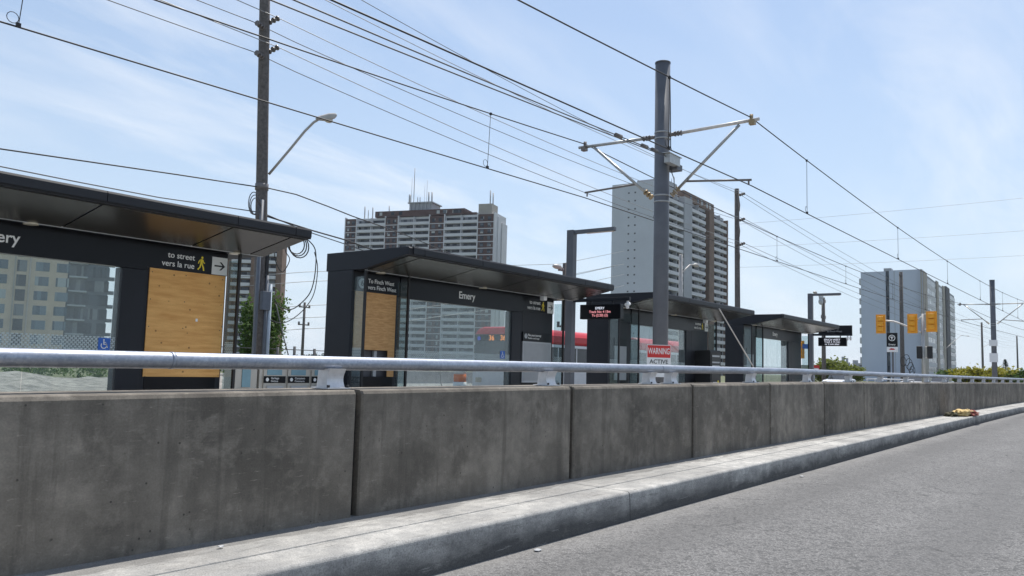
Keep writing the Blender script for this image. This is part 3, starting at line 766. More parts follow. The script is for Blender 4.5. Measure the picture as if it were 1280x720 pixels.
mb = MB(); mb.box(a+.05, b_-.14, 12.94, 12.998, .70, .74); mb.build('tray', 'bolt', fm)

vm = thing('ticket_machine', 'black ticket machine standing between the two farther shelters', 'ticket machine', (30.6, 11.9, .35))
x0 = atY(888, 440, 11.9).x; x1 = atY(917, 440, 11.9).x; zt_ = atY(890, 439, 11.9).z
Y0 = 11.9
mb = MB(); mb.prism([(Y0, .352), (Y0+.75, .352), (Y0+.75, zt_), (Y0+.03, zt_+.04), (Y0, zt_-.02)], x0, x0+.95, 'x'); mb.build('housing', 'blackm', vm, bevel=.01)
mb = MB(); mb.box(x0+.08, x0+.87, Y0-.012, Y0-.001, 1.0, zt_-.10); fp = mb.build('front_panel', 'black', vm)
for zz, h in ((zt_-.20, .06), (zt_-.42, .05), (zt_-.55, .05)):
    mb = MB(); mb.box(x0+.14, x0+.8, Y0-.016, Y0-.0125, zz, zz+h); mb.build('label_strip', 'lightgrey', fp)
mb = MB(); mb.box(x0+.2, x0+.6, Y0-.016, Y0-.0125, .62, .95); mb.build('keypad', 'lightgrey', vm)
mb = MB(); mb.box(x0+.62, x0+.72, Y0-.016, Y0-.0125, .5, 1.0); mb.build('tap_strip', 'yellow', vm)

# lamp and sign gantries
def gantry(X, Yp, label, top, twin, zl):
    T = thing('sign_gantry', label, 'sign gantry', (X, Yp, .35), 'sign gantries on the platform')
    mb = MB(); mb.box(X-.11, X+.11, Yp-.11, Yp+.11, .352, top); mb.build('post', 'pole', T, bevel=.01)
    mb = MB(); mb.box(X-.06, X+.06, Yp-1.45, Yp-.112, top-.12, top-.01); mb.build('lamp_arm', 'pole', T, bevel=.008)
    mb = MB(); mb.box(X-.05, X+.05, Yp-1.40, Yp-.5, top-.135, top-.1215); mb.build('lamp_panel', 'lens', T)
    mb = MB(); mb.box(X-.05, X+.05, Yp-1.95, Yp-.112, zl+.30, zl+.40); mb.build('sign_beam', 'charcoal', T, bevel=.006)
    y0, y1 = Yp-1.70, Yp-.38
    sg = MB().box(X-.09, X+.09, y0, y1, zl-.20, zl+.215); sg = sg.build('display_board', 'black', T, bevel=.01)
    for yy in (y0+.3, y1-.3):
        mb = MB(); mb.box(X-.02, X+.02, yy-.02, yy+.02, zl+.216, zl+.299); mb.build('hanger', 'charcoal', T)
    rot = (90, 0, -90); yc = (y0+y1)/2
    if not twin:
        text('lettering', 'EMERY', (X-.0925, yc, zl+.10), .10, 'led_w', sg, rot, 'CENTER', .0)
        text('lettering', 'Track No: 4 15m', (X-.0925, yc, zl), .10, 'led_r', sg, rot, 'CENTER', .0)
        text('lettering', 'To (2:20) (2)', (X-.0925, yc, zl-.10), .10, 'led_r', sg, rot, 'CENTER', .0)
    else:
        text('lettering', 'FINCH WEST', (X-.0925, yc, zl+.10), .13, 'led_w', sg, rot, 'CENTER', .0)
        text('lettering', 'Track 2 15 min', (X-.0925, yc, zl-.0), .12, 'led_w', sg, rot, 'CENTER', .0)
        text('lettering', 'or 3 min after', (X-.0925, yc, zl-.11), .12, 'led_w', sg, rot, 'CENTER', .0)
        mb = MB(); mb.box(X-.04, X+.04, y0-.25, y1-.0, zl+.402, zl+.80); up_ = mb.build('name_board', 'black', T, bevel=.006)
        text('lettering', 'Emery', (X-.0425, yc-.1, zl+.68), .17, 'lightgrey', up_, rot, 'CENTER')
        text('lettering', 'to Finch West', (X-.0425, yc-.1, zl+.51), .12, 'lightgrey', up_, rot, 'CENTER')
    for k in range(1 if not twin else 2):
        yy = Yp-1.88+.28*k*0-(.0 if k == 0 else -.14)
        mb = MB(); mb.box(X-.025, X+.025, yy-.025, yy+.025, zl+.22, zl+.298); mb.tube([(X-.10, yy, zl+.18), (X+.08, yy, zl+.22)], .05, 10)
        mb.ball((X-.02, yy, zl+.12), .05); mb.build('security_camera', 'bus_white', T)
    return T
gp = atY(715, 288, 12.9)
zl_ = atX(754, 390, gp.x).z
gantry(gp.x, 12.9, 'dark gantry post between shelters carrying a lit orange and white display board', gp.z, False, zl_)
gp2 = atY(1013, 367, 12.4)
zl2 = atX(1040, 427.5, gp2.x).z
gantry(gp2.x, 12.4, 'dark gantry post beyond the last shelter with two sign boards', gp2.z, True, zl2)

# thin leaning strut in front of the shelters
gy = MB(); gy.tube([atY(899, 386, 10.85), atY(938, 452, 11.3), atY(944, 463, 11.4)], .022, 8)
tag(gy.build('guy_rod', 'pale_tube'), 'thin pale rod leaning from the shelter roof edge to the platform', 'rod')

# ------------------------------------------------------------------ catenary poles and overhead line
PX, PY = 16.52, 8.2
def catenary(PX, PY, label, big):
    T = thing('catenary_pole', label, 'catenary pole', (PX, PY, .06), 'tram catenary poles')
    top = 8.27
    mb = MB(); mb.tube([(PX, PY, .06), (PX, PY, 4), (PX, PY, top-.03)], .168, 28); mb.tube([(PX, PY, top-.03), (PX, PY, top)], .176, 28)
    mb.build('pole', 'pole', T)
    mb = MB(); mb.box(PX-.3, PX+.3, PY-.3, PY+.3, .062, .1); mb.build('base_plate', 'pole', T)
    for z in (6.56, 5.12):
        for dz_ in (-.07, .07):
            mb = MB(); mb.tube([(PX, PY, z+dz_-.016), (PX, PY, z+dz_+.016)], .176, 28); mb.build('clamp_band', 'zinc', T)
    for s, ex, steady, ze in ((-1, 2.08, 2.0, 5.22), (1, 2.05, 1.95, 5.38)):
        m_ = 'pale_tube' if s < 0 else 'zinc'
        mb = MB(); mb.tube([(PX, PY+s*.17, 6.56), (PX, PY+s*.30, 6.565)], .045, 8); mb.build('clevis', 'insul', T)
        mb = MB()
        for k in range(5):
            y = PY+s*(.31+.035*k); mb.tube([(PX, y, 6.566), (PX, y+s*.02, 6.566)], .062 if k % 2 == 0 else .04, 12)
        mb.build('insulator', 'insul', T)
        ym = PY+s*.49
        mb = MB(); mb.tube([(PX, ym, 6.567), (PX, PY+s*(ex+.15), 6.60)], .036, 10); mb.build('cantilever_arm', m_, T)
        mb = MB(); mb.tube([(PX, PY+s*ex-s*.02, 6.54), (PX, PY+s*ex-s*.02, 6.72)], .04, 8); mb.box(PX-.06, PX+.06, PY+s*ex-.06, PY+s*ex+.06, 6.50, 6.60); mb.build('wire_clamp', 'brass' if s < 0 else 'insul', T)
        b0 = Vector((PX, PY+s*.2, 5.14)); b1 = Vector((PX, PY+s*(ex-.28), 6.54))
        mb = MB()
        for k in range(5):
            q = b0.lerp(b1, .03+.022*k); q2 = b0.lerp(b1, .043+.022*k); mb.tube([q, q2], .065 if k % 2 == 0 else .042, 12)
        mb.build('insulator', 'brass', T)
        mb = MB(); mb.tube([b0.lerp(b1, .12), b1], .033, 10); mb.build('brace', 'zinc', T)
        a0 = b0.lerp(b1, .23 if s < 0 else .28)
        mb = MB(); mb.tube([a0, (PX, PY+s*(steady+.06), ze+.10)], .024, 8); mb.tube([(PX, PY+s*steady, ze+.10), (PX, PY+s*steady, ze)], .02, 6)
        mb.build('steady_arm', 'insul', T)
    if big:
        mb = MB(); mb.box(PX-.30, PX+.22, PY-.34, PY-.20, 5.86, 6.06); mb.box(PX-.36, PX+.28, PY-.36, PY-.18, 6.062, 6.075); mb.build('anchor_bracket', 'zinc', T)
        mb = MB(); mb.box(PX+.16, PX+.42, PY-.30, PY-.02, 5.80, 5.93); mb.build('terminal_box', 'pole', T)
        mb = MB(); mb.tube([(PX-.02, PY-.19, 7.86), (PX-.0, PY-.20, 7.0), (PX+.02, PY-.20, 6.35), (PX-.06, PY-.24, 6.25), (PX+.03, PY-.22, 6.2)], .012, 6); mb.build('jumper_cable', 'wire', T)
        mb = MB(); mb.tube([(PX+.18, PY-.1, 5.9), (PX+.2, PY-.2, 5.6), (PX+.16, PY-.25, 5.2)], .012, 6); mb.build('drop_cable', 'wire3', T)
    else:
        for z, h in ((3.62, .42), (2.5, .62)):
            mb = MB(); mb.box(PX-.38, PX-.17, PY-.25, PY+.25, z, z+h); mb.build('white_plate', 'bus_white', T)
    return T
CP = catenary(PX, PY, 'thick dark grey catenary pole rising in front of the shelters', True)
q = atZ(1240, 350, 8.27)
P2X, P2Y = q.x, q.y
catenary(P2X, P2Y, 'far grey catenary pole with two white plates at the right', False)

# warning sign on the big pole
ws = thing('warning_sign', 'red and white WARNING ACTIVE sign fixed low on the thick grey pole', 'sign', (PX-.1, 7.9, .06))
d = Vector((math.cos(R(-42)), math.sin(R(-42)), 0)); nn = Vector((-math.sin(R(-42)), math.cos(R(-42)), 0))*-1
oc = atY(823.5, 450, 7.94); oc = Vector((oc.x, 7.94, 0))
zt_ = atY(823, 431, 7.94).z; zb_ = zt_-.68; W_ = .27
def wsbox(name, s0, s1, z0, z1, t0, t1, mt, par):
    mb = MB(); mb.obox(oc, d, nn, s0, s1, t0, t1, z0, z1); return mb.build(name, mt, par)
pl = wsbox('sign_plate', -W_, W_, zb_, zt_, 0, .006, 'white', ws)
wsbox('red_band', -W_+.012, W_-.012, zt_-.27, zt_-.012, .0065, .0085, 'redsign', pl)
c_ = oc + nn*.0095
t1 = text('lettering', 'WARNING', (c_.x, c_.y, zt_-.14), .135, 'white', pl, (90, 0, -42), 'CENTER', .012)
t1.scale = (.74, 1.35, 1)
c_ = oc + nn*.0075
t2 = text('lettering', 'ACTIVE', (c_.x, c_.y, zt_-.36), .125, 'blackm', pl, (90, 0, -42), 'CENTER', .01)
mb = MB(); mb.obox(oc, d, nn, -.03, .03, -.12, -.001, zt_-.5, zt_-.1); mb.build('sign_bracket', 'zinc', ws)

def sagline(a, b_, sag, n=24):
    a, b_ = Vector(a), Vector(b_)
    return [a.lerp(b_, i/n) - Vector((0, 0, 4*sag*(i/n)*(1-i/n))) for i in range(n+1)]
def overhead(label, Yp, Y2, Ylm, Ylc, zc, zc2):
    T = thing('overhead_line', label, 'overhead line', (PX, Yp, 6.6), 'tram overhead lines')
    Xl = PX-50
    lm = sagline((Xl, Ylm, 6.70), (PX, Yp, 6.66), .62); rm = sagline((PX, Yp, 6.66), (P2X, Y2, 6.66), .52)
    mb = MB(); mb.tube(lm, .012, 6); mb.tube(rm, .012, 6); mb.build('messenger_wire', 'wire', T)
    lc = sagline((Xl, Ylc, zc), (PX, Yp, zc), .03, 10); rc = sagline((PX, Yp, zc), (P2X, Y2, zc2), .03, 10)
    mb = MB(); mb.tube(lc, .0115, 6); mb.tube(rc, .0115, 6); mb.build('contact_wire', 'wire', T)
    # on to the horizon beyond the second pole
    mb = MB(); mb.tube(sagline((P2X, Y2, 6.66), (P2X+52, Y2-2.5, 6.8), .5), .016, 6); mb.tube([(P2X, Y2, zc2), (P2X+52, Y2-2.5, zc2+.2)], .015, 6); mb.build('farther_span', 'wire', T)
    def zat(line, X):
        for p, q_ in zip(line, line[1:]):
            if p.x <= X <= q_.x:
                t = (X-p.x)/(q_.x-p.x); return p.lerp(q_, t)
    for X in (PX-12.3, PX-3.5, PX+3.6, PX+12.9, PX+21.5, PX+30, PX+38, PX+45):
        a = zat(lm if X < PX else rm, X); b2 = zat(lc if X < PX else rc, X)
        mb = MB(); mb.tube([a, b2], .006, 5); mb.box(a.x-.02, a.x+.02, a.y-.02, a.y+.02, a.z-.03, a.z+.02); mb.box(b2.x-.025, b2.x+.025, b2.y-.02, b2.y+.02, b2.z, b2.z+.05)
        lp = [b2+Vector((-.07+.07*math.cos(t*math.pi/6), 0, .10+.07*math.sin(t*math.pi/6))) for t in range(13)]
        mb.tube(lp, .005, 5)
        mb.build('dropper', 'wire', T)
    return T
YN, YF = PY-2.05, PY+2.02
overhead('overhead tram line on the near side of the thick pole', YN, P2Y-2.0, YN+.052*50, YN+.053*50, 5.20, 5.25)
overhead('overhead tram line on the far side of the thick pole, reaching the left edge', YF, P2Y+2.0, YF+.042*50, YF+.055*50, 5.36, 5.40)
# feeder tied off at the bracket on the pole
fd = thing('feeder_wire', 'feeder cable with insulators tied off at the bracket on the thick pole', 'wire', (PX, PY, 6.0))
pts = sagline((PX-.3, PY-.2, 6.05), (PX-50, PY+.7, 6.5), .55)
mb = MB(); mb.tube(pts, .011, 6); mb.build('cable', 'wire2', fd)
for k in (0.35, .8, 1.9):
    a = Vector(pts[0]).lerp(Vector(pts[1]), k/2.1); b2 = Vector(pts[0]).lerp(Vector(pts[1]), (k+.22)/2.1)
    mb = MB(); mb.tube([a, b2], .045, 8); mb.build('insulator', 'insul', fd)
mb = MB(); pts2 = sagline((PX-.3, PY-.24, 6.0), (PX-50, PY+2.0, 6.2), .4); mb.tube(pts2, .011, 6); mb.build('cable', 'wire2', fd)

# ------------------------------------------------------------------ utility poles and power lines
UY = 26.0
u1 = atY(327, 250, UY); U1X = u1.x
def zU(x, y): return atY(x, y, UY).z
up1 = thing('utility_pole', 'tall wooden utility pole with a street lamp behind the first shelter', 'utility pole', (U1X, UY, .1), 'wooden utility poles')
mb = MB(); b0 = atY(324, 440, UY).x; t0 = atY(331, 0, UY).x
lean = (t0-b0)/(zU(331, 0)-zU(324, 440))
xb = b0-lean*zU(324, 440)
mb.tube([(xb+lean*z, UY, z) for z in (0.1, 4, 9, 14, 19)], .245, 16, True, .185); mb.build('pole', 'wood', up1)
def ux(z): return xb+lean*z
ZI = [zU(328, 32), zU(328, 22), zU(328, 69), zU(328, 59), 17.0]
for i, z in enumerate(ZI[:4]):
    s = -1 if i in (0, 2) else 1
    mb = MB(); q0 = Vector((ux(z)+s*.15, UY-.1, z-.12)); q1 = q0+Vector((s*.35, -.1, .28 if s > 0 else .05))
    for k in range(5): mb.tube([q0.lerp(q1, k/5), q0.lerp(q1, k/5+.13)], .11 if k % 2 == 0 else .07, 8)
    mb.tube([(ux(z), UY, z-.2), q0], .05, 6); mb.build('insulator', 'insul', up1)
for x, r_, mt_, y0, y1 in ((319, .075, 'conduit', 250, 470), (331, .06, 'conduit', 345, 470), (335.5, .075, 'conduit_pale', 356, 470)):
    xx = atY(x, 400, UY-.25).x
    mb = MB(); mb.tube([(xx, UY-.27, .1), (xx+.0, UY-.27, zU(x, y0))], r_, 8); mb.build('conduit', mt_, up1)
mb = MB(); z = zU(323, 376); mb.box(ux(z)-.18, ux(z)+.18, UY-.42, UY-.22, z-.35, z+.35); mb.build('junction_box', 'conduit', up1, bevel=.02)
for yy in (330, 352):
    mb = MB(); z = zU(323, yy); mb.box(ux(z)+.05, ux(z)+.18, UY-.26, UY-.2, z-.5, z+.4); mb.build('number_tag', 'blackm', up1)
    break
a = atY(336, 218, UY-.1); e = atY(392, 153, UY-1.6); e2 = atY(400, 148, UY-1.8); h1 = atY(414, 146, UY-1.9)
mb = MB(); mb.tube([a, a.lerp(e, .45)+Vector((0, 0, .02)), a.lerp(e, .8)+Vector((0, 0, .06)), e, e2], .05, 8); mb.build('lamp_arm', 'lamp', up1)
mb = MB(); c_ = e2.lerp(h1, .5); 
hd = (h1-e2).normalized()
prof = [(-.42, .05), (-.25, .11), (.1, .15), (.38, .12), (.46, .0), (.36, -.10), (.05, -.14), (-.30, -.06)]
for wy in (1,):
    mb.poly([(p_[0], p_[1]) for p_ in prof], c_+Vector((0, .13, 0)), hd, (0, 0, 1), (0, -1, 0), .26)
mb.build('lamp_head', 'lamp', up1, bevel=.06)
mb = MB(); mb.ball(c_+hd*.12+Vector((0, 0, -.10)), .22, .12, .12); mb.build('lamp_lens', 'lens', up1)
mb = MB()
for k in range(3):
    cc = atY(317+k*1.5, 254+k*2, UY-.3)
    mb.tube([cc+Vector((.22*math.cos(t*math.pi/8), 0, (.42-.05*k)*math.sin(t*math.pi/8))) for t in range(17)], .018, 5)
mb.build('cable_coil', 'wire2', up1)
mb = MB(); z = zU(328, 234); mb.tube([(ux(z), UY, z-.12), (ux(z), UY, z+.12)], .25, 12); mb.build('band', 'insul', up1)

u2 = atY(921, 236, UY); U2X, U2Z = u2.x, u2.z
up2 = thing('utility_pole', 'tall utility pole with three pairs of insulators beside the middle tower', 'utility pole', (U2X, UY, .1), 'wooden utility poles')
b2x = atY(922, 400, UY).x; l2 = (U2X-b2x)/(U2Z-atY(922, 400, UY).z)
mb = MB(); mb.tube([(U2X-l2*(U2Z-z), UY, z) for z in (.1, 6, 12, U2Z)], .25, 14, True, .19); mb.build('pole', 'wood', up2)
Z2 = [atY(918, y, UY).z for y in (241.5, 273.5, 304.5)]
for z in Z2:
    for s in (-1, 1):
        q0 = Vector((U2X+s*.25, UY-.05, z-.05)); q1 = q0+Vector((s*.75, -.25, .28 if s > 0 else .02)); mb = MB()
        for k in range(5): mb.tube([q0.lerp(q1, .25+k*.15), q0.lerp(q1, .25+k*.15+.09)], .12 if k % 2 == 0 else .07, 8)
        mb.tube([(U2X, UY, z-.1), q0.lerp(q1, .25)], .04, 6); mb.build('insulator', 'insul', up2)
    mb = MB(); mb.tube([(U2X-.4, UY-.3, z-.2), (U2X-.25, UY-.35, z-1.0), (U2X-.1, UY-.25, z-1.5)], .05, 6); mb.build('jumper_cable', 'insul', up2)

def far_pole(px, py, Y, r, label, lamp=None, name='utility_pole', mt_='wood'):
    p = atY(px, py, Y)
    T = thing(name, label, 'utility pole' if name == 'utility_pole' else 'street lamp', (p.x, Y, 0), 'wooden utility poles' if name == 'utility_pole' else 'street lamps')
    mb = MB(); mb.tube([(p.x, Y, -.05), (p.x, Y, p.z*.5), (p.x, Y, p.z)], r*1.15, 10, True, r*.85); mb.build('pole', mt_, T)
    if name == 'utility_pole':
        for k in range(3):
            z = p.z-.5-1.6*k
            if z < 3: break
            mb = MB(); mb.tube([(p.x-.6, Y, z+.06), (p.x+.6, Y, z+.06)], .06, 6)
            for s in (-1, 1): mb.tube([(p.x+s*.55, Y, z), (p.x+s*.55, Y, z+.32)], .09, 6)
            mb.build('insulator', 'insul', T)
    if lamp:
        a = atY(lamp[0], lamp[1], Y); e = atY(lamp[2], lamp[3], Y)
        mb = MB(); mid = a.lerp(e, .65)+Vector((0, 0, abs(e.z-a.z)*.25)); mb.tube([a, a.lerp(mid, .5)+Vector((0, 0, .04)), mid, e], .05, 6); mb.build('lamp_arm', 'lamp', T)
        s = 1 if e.x > a.x else -1
        mb = MB(); mb.ball(e+Vector((s*.3, 0, 0)), .42, .18, .14); mb.build('lamp_head', 'lamp', T)
    return T, p
far_pole(381, 378, 60, .13, 'thin utility pole far behind the waste bins')
far_pole(706, 329, 25.6, .14, 'slender pole standing just behind the first gantry post', (706, 340, 700, 334))
far_pole(1126, 340, 20, .22, 'dark utility pole in front of the pale blue tower')
far_pole(1029, 372, 24, .20, 'pole with round lamps behind the far gantry signs', (1029, 385, 1020, 366))
T4, p4 = far_pole(1227, 403, 27, .24, 'utility pole between the right tower and the far catenary pole', (1226, 436, 1240, 431))
T5, p5 = far_pole(1271, 420, 27, .24, 'utility pole at the right edge of the view')
far_pole(851, 318, 25.6, .16, 'street lamp pole with two arms in front of the middle tower', (852, 342, 868, 331), 'street_lamp', 'lamp')
T6, p6 = far_pole(1180, 448, 30, .12, 'slim street lamp standing before the right tower', (1182, 436, 1210, 420), 'street_lamp', 'lamp')

# round floodlights on the lamp pole
fl = thing('floodlights', 'pair of round grey floodlights at the top of the pole by the far gantry', 'floodlight', atY(1027, 380, 24))
for x, y in ((1026.5, 372), (1026, 377)):
    mb = MB(); mb.ball(atY(x, y, 23.8), .32, .22, .32); mb.build('flood_lamp', 'lightgrey', fl)

# power lines strung along the pole row
PL = 'power lines along the utility poles'
def line(label, pts, r, mt_='wire2', name='power_line', cat='power line', group=PL):
    mb = MB(); mb.tube(pts, r, 6); return tag(mb.build(name, mt_), label, cat, group)
X0L = U1X-62
zz = [zU(328, 32), zU(328, 22), zU(328, 69), zU(328, 59)]
line('power line on the upper left insulator of the tall lamp pole', sagline((X0L, UY+.6, zz[0]+1.2), (ux(zz[0])-.5, UY, zz[0]), .6)+sagline((ux(zz[0])-.5, UY, zz[0]-.05), (U2X-.8, UY, Z2[1]), .5)[1:], .016)
line('power line on the upper right insulator of the tall lamp pole', sagline((X0L, UY-1.8, zz[1]+1.5), (ux(zz[1])+.5, UY-.2, zz[1]+.15), .5)+sagline((ux(zz[1])+.5, UY-.2, zz[1]+.15), (U2X+.9, UY-.3, Z2[1]+.2), .5)[1:], .016, 'wire3')
line('power line on the lower left insulator of the tall lamp pole', sagline((X0L, UY+.6, zz[2]+1.2), (ux(zz[2])-.5, UY, zz[2]), .6)+sagline((ux(zz[2])-.5, UY, zz[2]-.05), (U2X-.8, UY, Z2[2]), .5)[1:], .016)
line('power line on the lower right insulator of the tall lamp pole', sagline((X0L, UY-1.8, zz[3]+1.5), (ux(zz[3])+.5, UY-.2, zz[3]+.15), .5)+sagline((ux(zz[3])+.5, UY-.2, zz[3]+.15), (U2X+.9, UY-.3, Z2[2]+.2), .5)[1:], .016, 'wire3')
line('topmost power line ending at the highest insulator near the middle tower', sagline((X0L, UY+.5, 17.6), (ux(17), UY-.3, 17.0), .5)+sagline((ux(17), UY-.3, 17.0), (U2X-.8, UY-.2, Z2[0]), .5)[1:], .016)
line('second highest power line reaching the pole beside the middle tower', sagline((X0L, UY-2.5, 16.4), (ux(16), UY-.6, 15.9), .5)+sagline((ux(16), UY-.6, 15.9), (U2X+.9, UY-.3, Z2[0]+.25), .5)[1:], .016, 'wire3')
far_x = U2X+62
for k, nm in ((0, 'highest'), (1, 'middle'), (2, 'lowest')):
    z3 = p4.z-.3-1.5*k
    line('%s power line running on from the insulators near the middle tower to the right' % nm, sagline((U2X+.9, UY-.3, Z2[k]+.2), (p4.x, 27, z3), .9)+sagline((p4.x, 27, z3), (p5.x, 27, p5.z-.3-1.5*k), .5)[1:], .019)
    line('%s power line running just beneath another toward the right edge' % nm, sagline((U2X-.9, UY-.3, Z2[k]), (p4.x, 28, z3-.4), 1.3)+sagline((p4.x, 28, z3-.4), (p5.x, 28, p5.z-.7-1.5*k), .7)[1:], .017, 'wire2')
# thin lines crossing over the road to the right
ends = [(1280, 246), (1280, 287), (1280, 318)]
zc3 = [atY(920, y, UY).z for y in (280, 309, 334)]
for k, (ex, ey) in enumerate(ends):
    e = atY(ex, ey, 9.0 if k < 9 else 9); d_ = (e - Vector((U2X, UY, Z2[k])))
    d_ = atZ(ex, ey, zc3[k])
    far = Vector((U2X, UY, zc3[k])).lerp(d_, 1.25)
    line('%s thin pale line crossing the sky above the right tower' % ('upper', 'middle', 'lower')[k], sagline((U2X, UY, zc3[k]), far, .12), .010, 'wire3', 'service_line', 'wire', 'thin lines crossing the road')
# telephone cables
TL = 'telephone cables on the lamp pole'
def tl(label, px, r=.03, mt_='wire'):
    line(label, [atY(x, y, Y) for x, y, Y in px], r, mt_, 'telephone_cable', 'cable', TL)
tl('black cable sagging from the left edge to the lamp pole below its lamp arm', [(-60, 178, UY), (0, 186, UY), (110, 202, UY), (220, 218, UY), (318, 233, UY), (330, 234, UY), (370, 243, UY), (410, 258, UY), (440, 270, UY), (500, 291, UY+3), (600, 332, UY+8)], .024)
tl('grey cable just above the roof of the first shelter', [(-60, 196, UY), (0, 208, UY), (100, 228, UY), (200, 247, UY), (270, 257, UY), (328, 266, UY), (380, 288, UY), (434, 306, UY), (500, 330, UY)], .02, 'wire2')
tl('double black cable passing behind the first shelter roof to the second shelter', [(326, 268, UY), (355, 277, UY), (390, 288, UY), (432, 300, UY), (520, 332, UY)], .03)
tl('thin stay wire slanting down beside the waste bins', [(345, 380, UY), (352, 412, UY), (362, 450, UY)], .022, 'wire2')
for i, (ya, yb) in enumerate(((382, 378), (397, 391), (411, 405), (340, 322), (352, 338))):
    tl('thin cable far behind the waste bins, %s' % ('topmost on its pole', 'second on its pole', 'lowest on its pole', 'above the gantry', 'below the gantry lamp')[i], [(300, ya+6, 60), (381, ya, 60), (460, ya-3, 58), (700, yb-30 if i < 3 else yb+8, 55), (780, yb-48 if i < 3 else yb-8, 55)], .03, 'wire3')

# hanging coil of spare cable
cl = thing('cable_coil', 'black coil of spare cable hanging beside the lamp pole', 'cable coil', atY(372, 300, 24))
for k in range(3):
    cc = atY(374-k*1.5, 308-k*1.5, 24); rr = .44-.03*k
    mb = MB(); mb.tube([cc+Vector((rr*math.cos(t), .02*k, rr*math.sin(t)*.95)) for t in [R(60-20*q_) for q_ in range(15)]], .022, 6); mb.build('cable_loop', 'wire', cl)
def loop(px, r_=.02):
    P_ = [atY(x, y, 24) for x, y in px]; out = []
    for i in range(len(P_)-1):
        p0 = P_[max(i-1, 0)]; p1 = P_[i]; p2 = P_[i+1]; p3 = P_[min(i+2, len(P_)-1)]
        for s_ in range(6):
            t = s_/6; out.append(.5*((2*p1)+(p2-p0)*t+(2*p0-5*p1+4*p2-p3)*t*t+(3*p1-p0-3*p2+p3)*t**3))
    out.append(P_[-1]); mb = MB(); mb.tube(out, r_, 6); mb.build('cable_loop', 'wire', cl)
loop([(383, 298), (394, 312), (394, 340), (388, 365), (374, 381), (362, 387), (349, 383), (342, 372)])
loop([(393, 315), (397, 335), (393, 365), (383, 383), (368, 397), (352, 404), (338, 400)], .016)
loop([(356, 300), (357, 314), (362, 325), (353, 340), (345, 328), (343, 316)], .016)
cl2 = thing('cable_coil', 'bundle of black cable loops hung on the dark pole before the pale blue tower', 'cable coil', atY(1135, 455, 19.6))
for k, (x, y, r_) in enumerate(((1129, 452, .52), (1133, 450, .62), (1136, 455, .62), (1138, 459, .55), (1140, 463, .5), (1139, 466, .42))):
    cc = atY(x, y, 19.6); mb = MB(); mb.tube([cc+Vector((.05*k, r_*.55*math.cos(t*math.pi/8+k), r_*math.sin(t*math.pi/8+k))) for t in range(17)], .035, 6); mb.build('cable_loop', 'wire', cl2)

# ------------------------------------------------------------------ towers
def perp_to_viewer(o, d):
    n = Vector((-d[1], d[0])); 
    return n if (Vector((0, 0))-Vector((o[0], o[1]))).dot(n) > 0 else -n
class Face:
    """one elevation of a block: origin o, direction d along the wall, n outwards"""
    def __init__(s, o, d, n): s.o, s.d, s.n = Vector(o[:2]), Vector(d).normalized(), Vector(n).normalized()
    def s_at(s, px, y=400):
        r_ = ray(px, y); det = r_.x*(-s.d.y)+s.d.x*r_.y
        t = (s.o.x*(-s.d.y)+s.d.x*s.o.y)/det
        P = Vector((r_.x*t, r_.y*t)); return (P-s.o).dot(s.d)
    def bx(s, mb, s0, s1, t0, t1, z0, z1): mb.obox(s.o, s.d, s.n, s0, s1, t0, t1, z0, z1)
def windows(T, recs, name, mt_, cap=100):
    """recs: (face, s0, s1, t0, t1, z0, z1), topmost first"""
    recs = sorted(recs, key=lambda q_: -q_[5])
    for f_, *b in recs[:cap]:
        mb = MB(); f_.bx(mb, *b); mb.build(name, mt_, T, fix=False)
    if recs[cap:]:
        mb = MB()
        for f_, *b in recs[cap:]: f_.bx(mb, *b)
        o = mb.build(name, mt_, T, fix=False); o['kind'] = 'stuff'

# --- tower with antennas
kA = 1.12
Pc = atD(618, 266, 300*kA); zA = Pc.z; Lf = atZ(432, 273, zA)
TA = thing('apartment_tower', 'white and dark red brick apartment tower with antennas on its roof', 'tower', (Pc.x, Pc.y, 0))
fa = Face(Lf, (Pc-Lf).xy, perp_to_viewer(Lf, (Pc-Lf).xy.normalized())); WA = (Pc-Lf).xy.length
D_A = 14.0; FA = 2.74; nA = 23; RE = 1.4
core = MB(); fa.bx(core, 0, WA, -D_A, -RE, 0, zA-.2)
fr = [0, .08, .28, .37, .58, .68, .895, 1.0]; bays = ['b', 'p', 'b', 'p', 'b', 'p', 'b']
core.mat(0)
wn, bal, dk = [], [], []
for i, k in enumerate(bays):
    s0, s1 = fr[i]*WA, fr[i+1]*WA
    fa.bx(core, s0-.22, s0+.22, -RE, .12, 0, zA+.3)
    if k == 'b':
        mb = MB(); fa.bx(mb, s0+.22, s1-.22, -RE+.002, 0, 0, zA-.4); mb.build('brick_bay', 't_brick', TA)
    for j in range(nA):
        zf = zA-.9-(j+1)*FA
        if zf < 0: break
        if k == 'b':
            w_ = s1-s0
            for c in (.28, .72): wn.append((fa, s0+w_*c-.75, s0+w_*c+.75, .003, .05, zf+.7, zf+2.25))
            if j % 1 == 0: bal.append((fa, s0+.25, s1-.25, .003, .03, zf-.18, zf+.12))
        else:
            sm = (s0+s1)/2
            bal.append((fa, s0+.25, s1-.25, -RE+.003, .06, zf-.2, zf+1.05))
            for a, b_ in ((s0, sm), (sm, s1)): dk.append((fa, a+.5, b_-.5, -RE+.003, -RE+.06, zf+1.06, zf+2.45))
    if k == 'p': fa.bx(core, (s0+s1)/2-.14, (s0+s1)/2+.14, -RE, .05, 0, zA-.3)
fa.bx(core, WA-.22, WA+.25, -D_A, .12, 0, zA+.3)
core.build('wall', 't_white', TA)
mb = MB(); fa.bx(mb, WA+.255, WA+.9, -D_A, -D_A*.55, 0, zA-3.0); fa.bx(mb, WA+.256, WA+.6, -D_A*.5, -D_A*.25, 0, zA-1); mb.build('stair_wing', 't_white', TA)
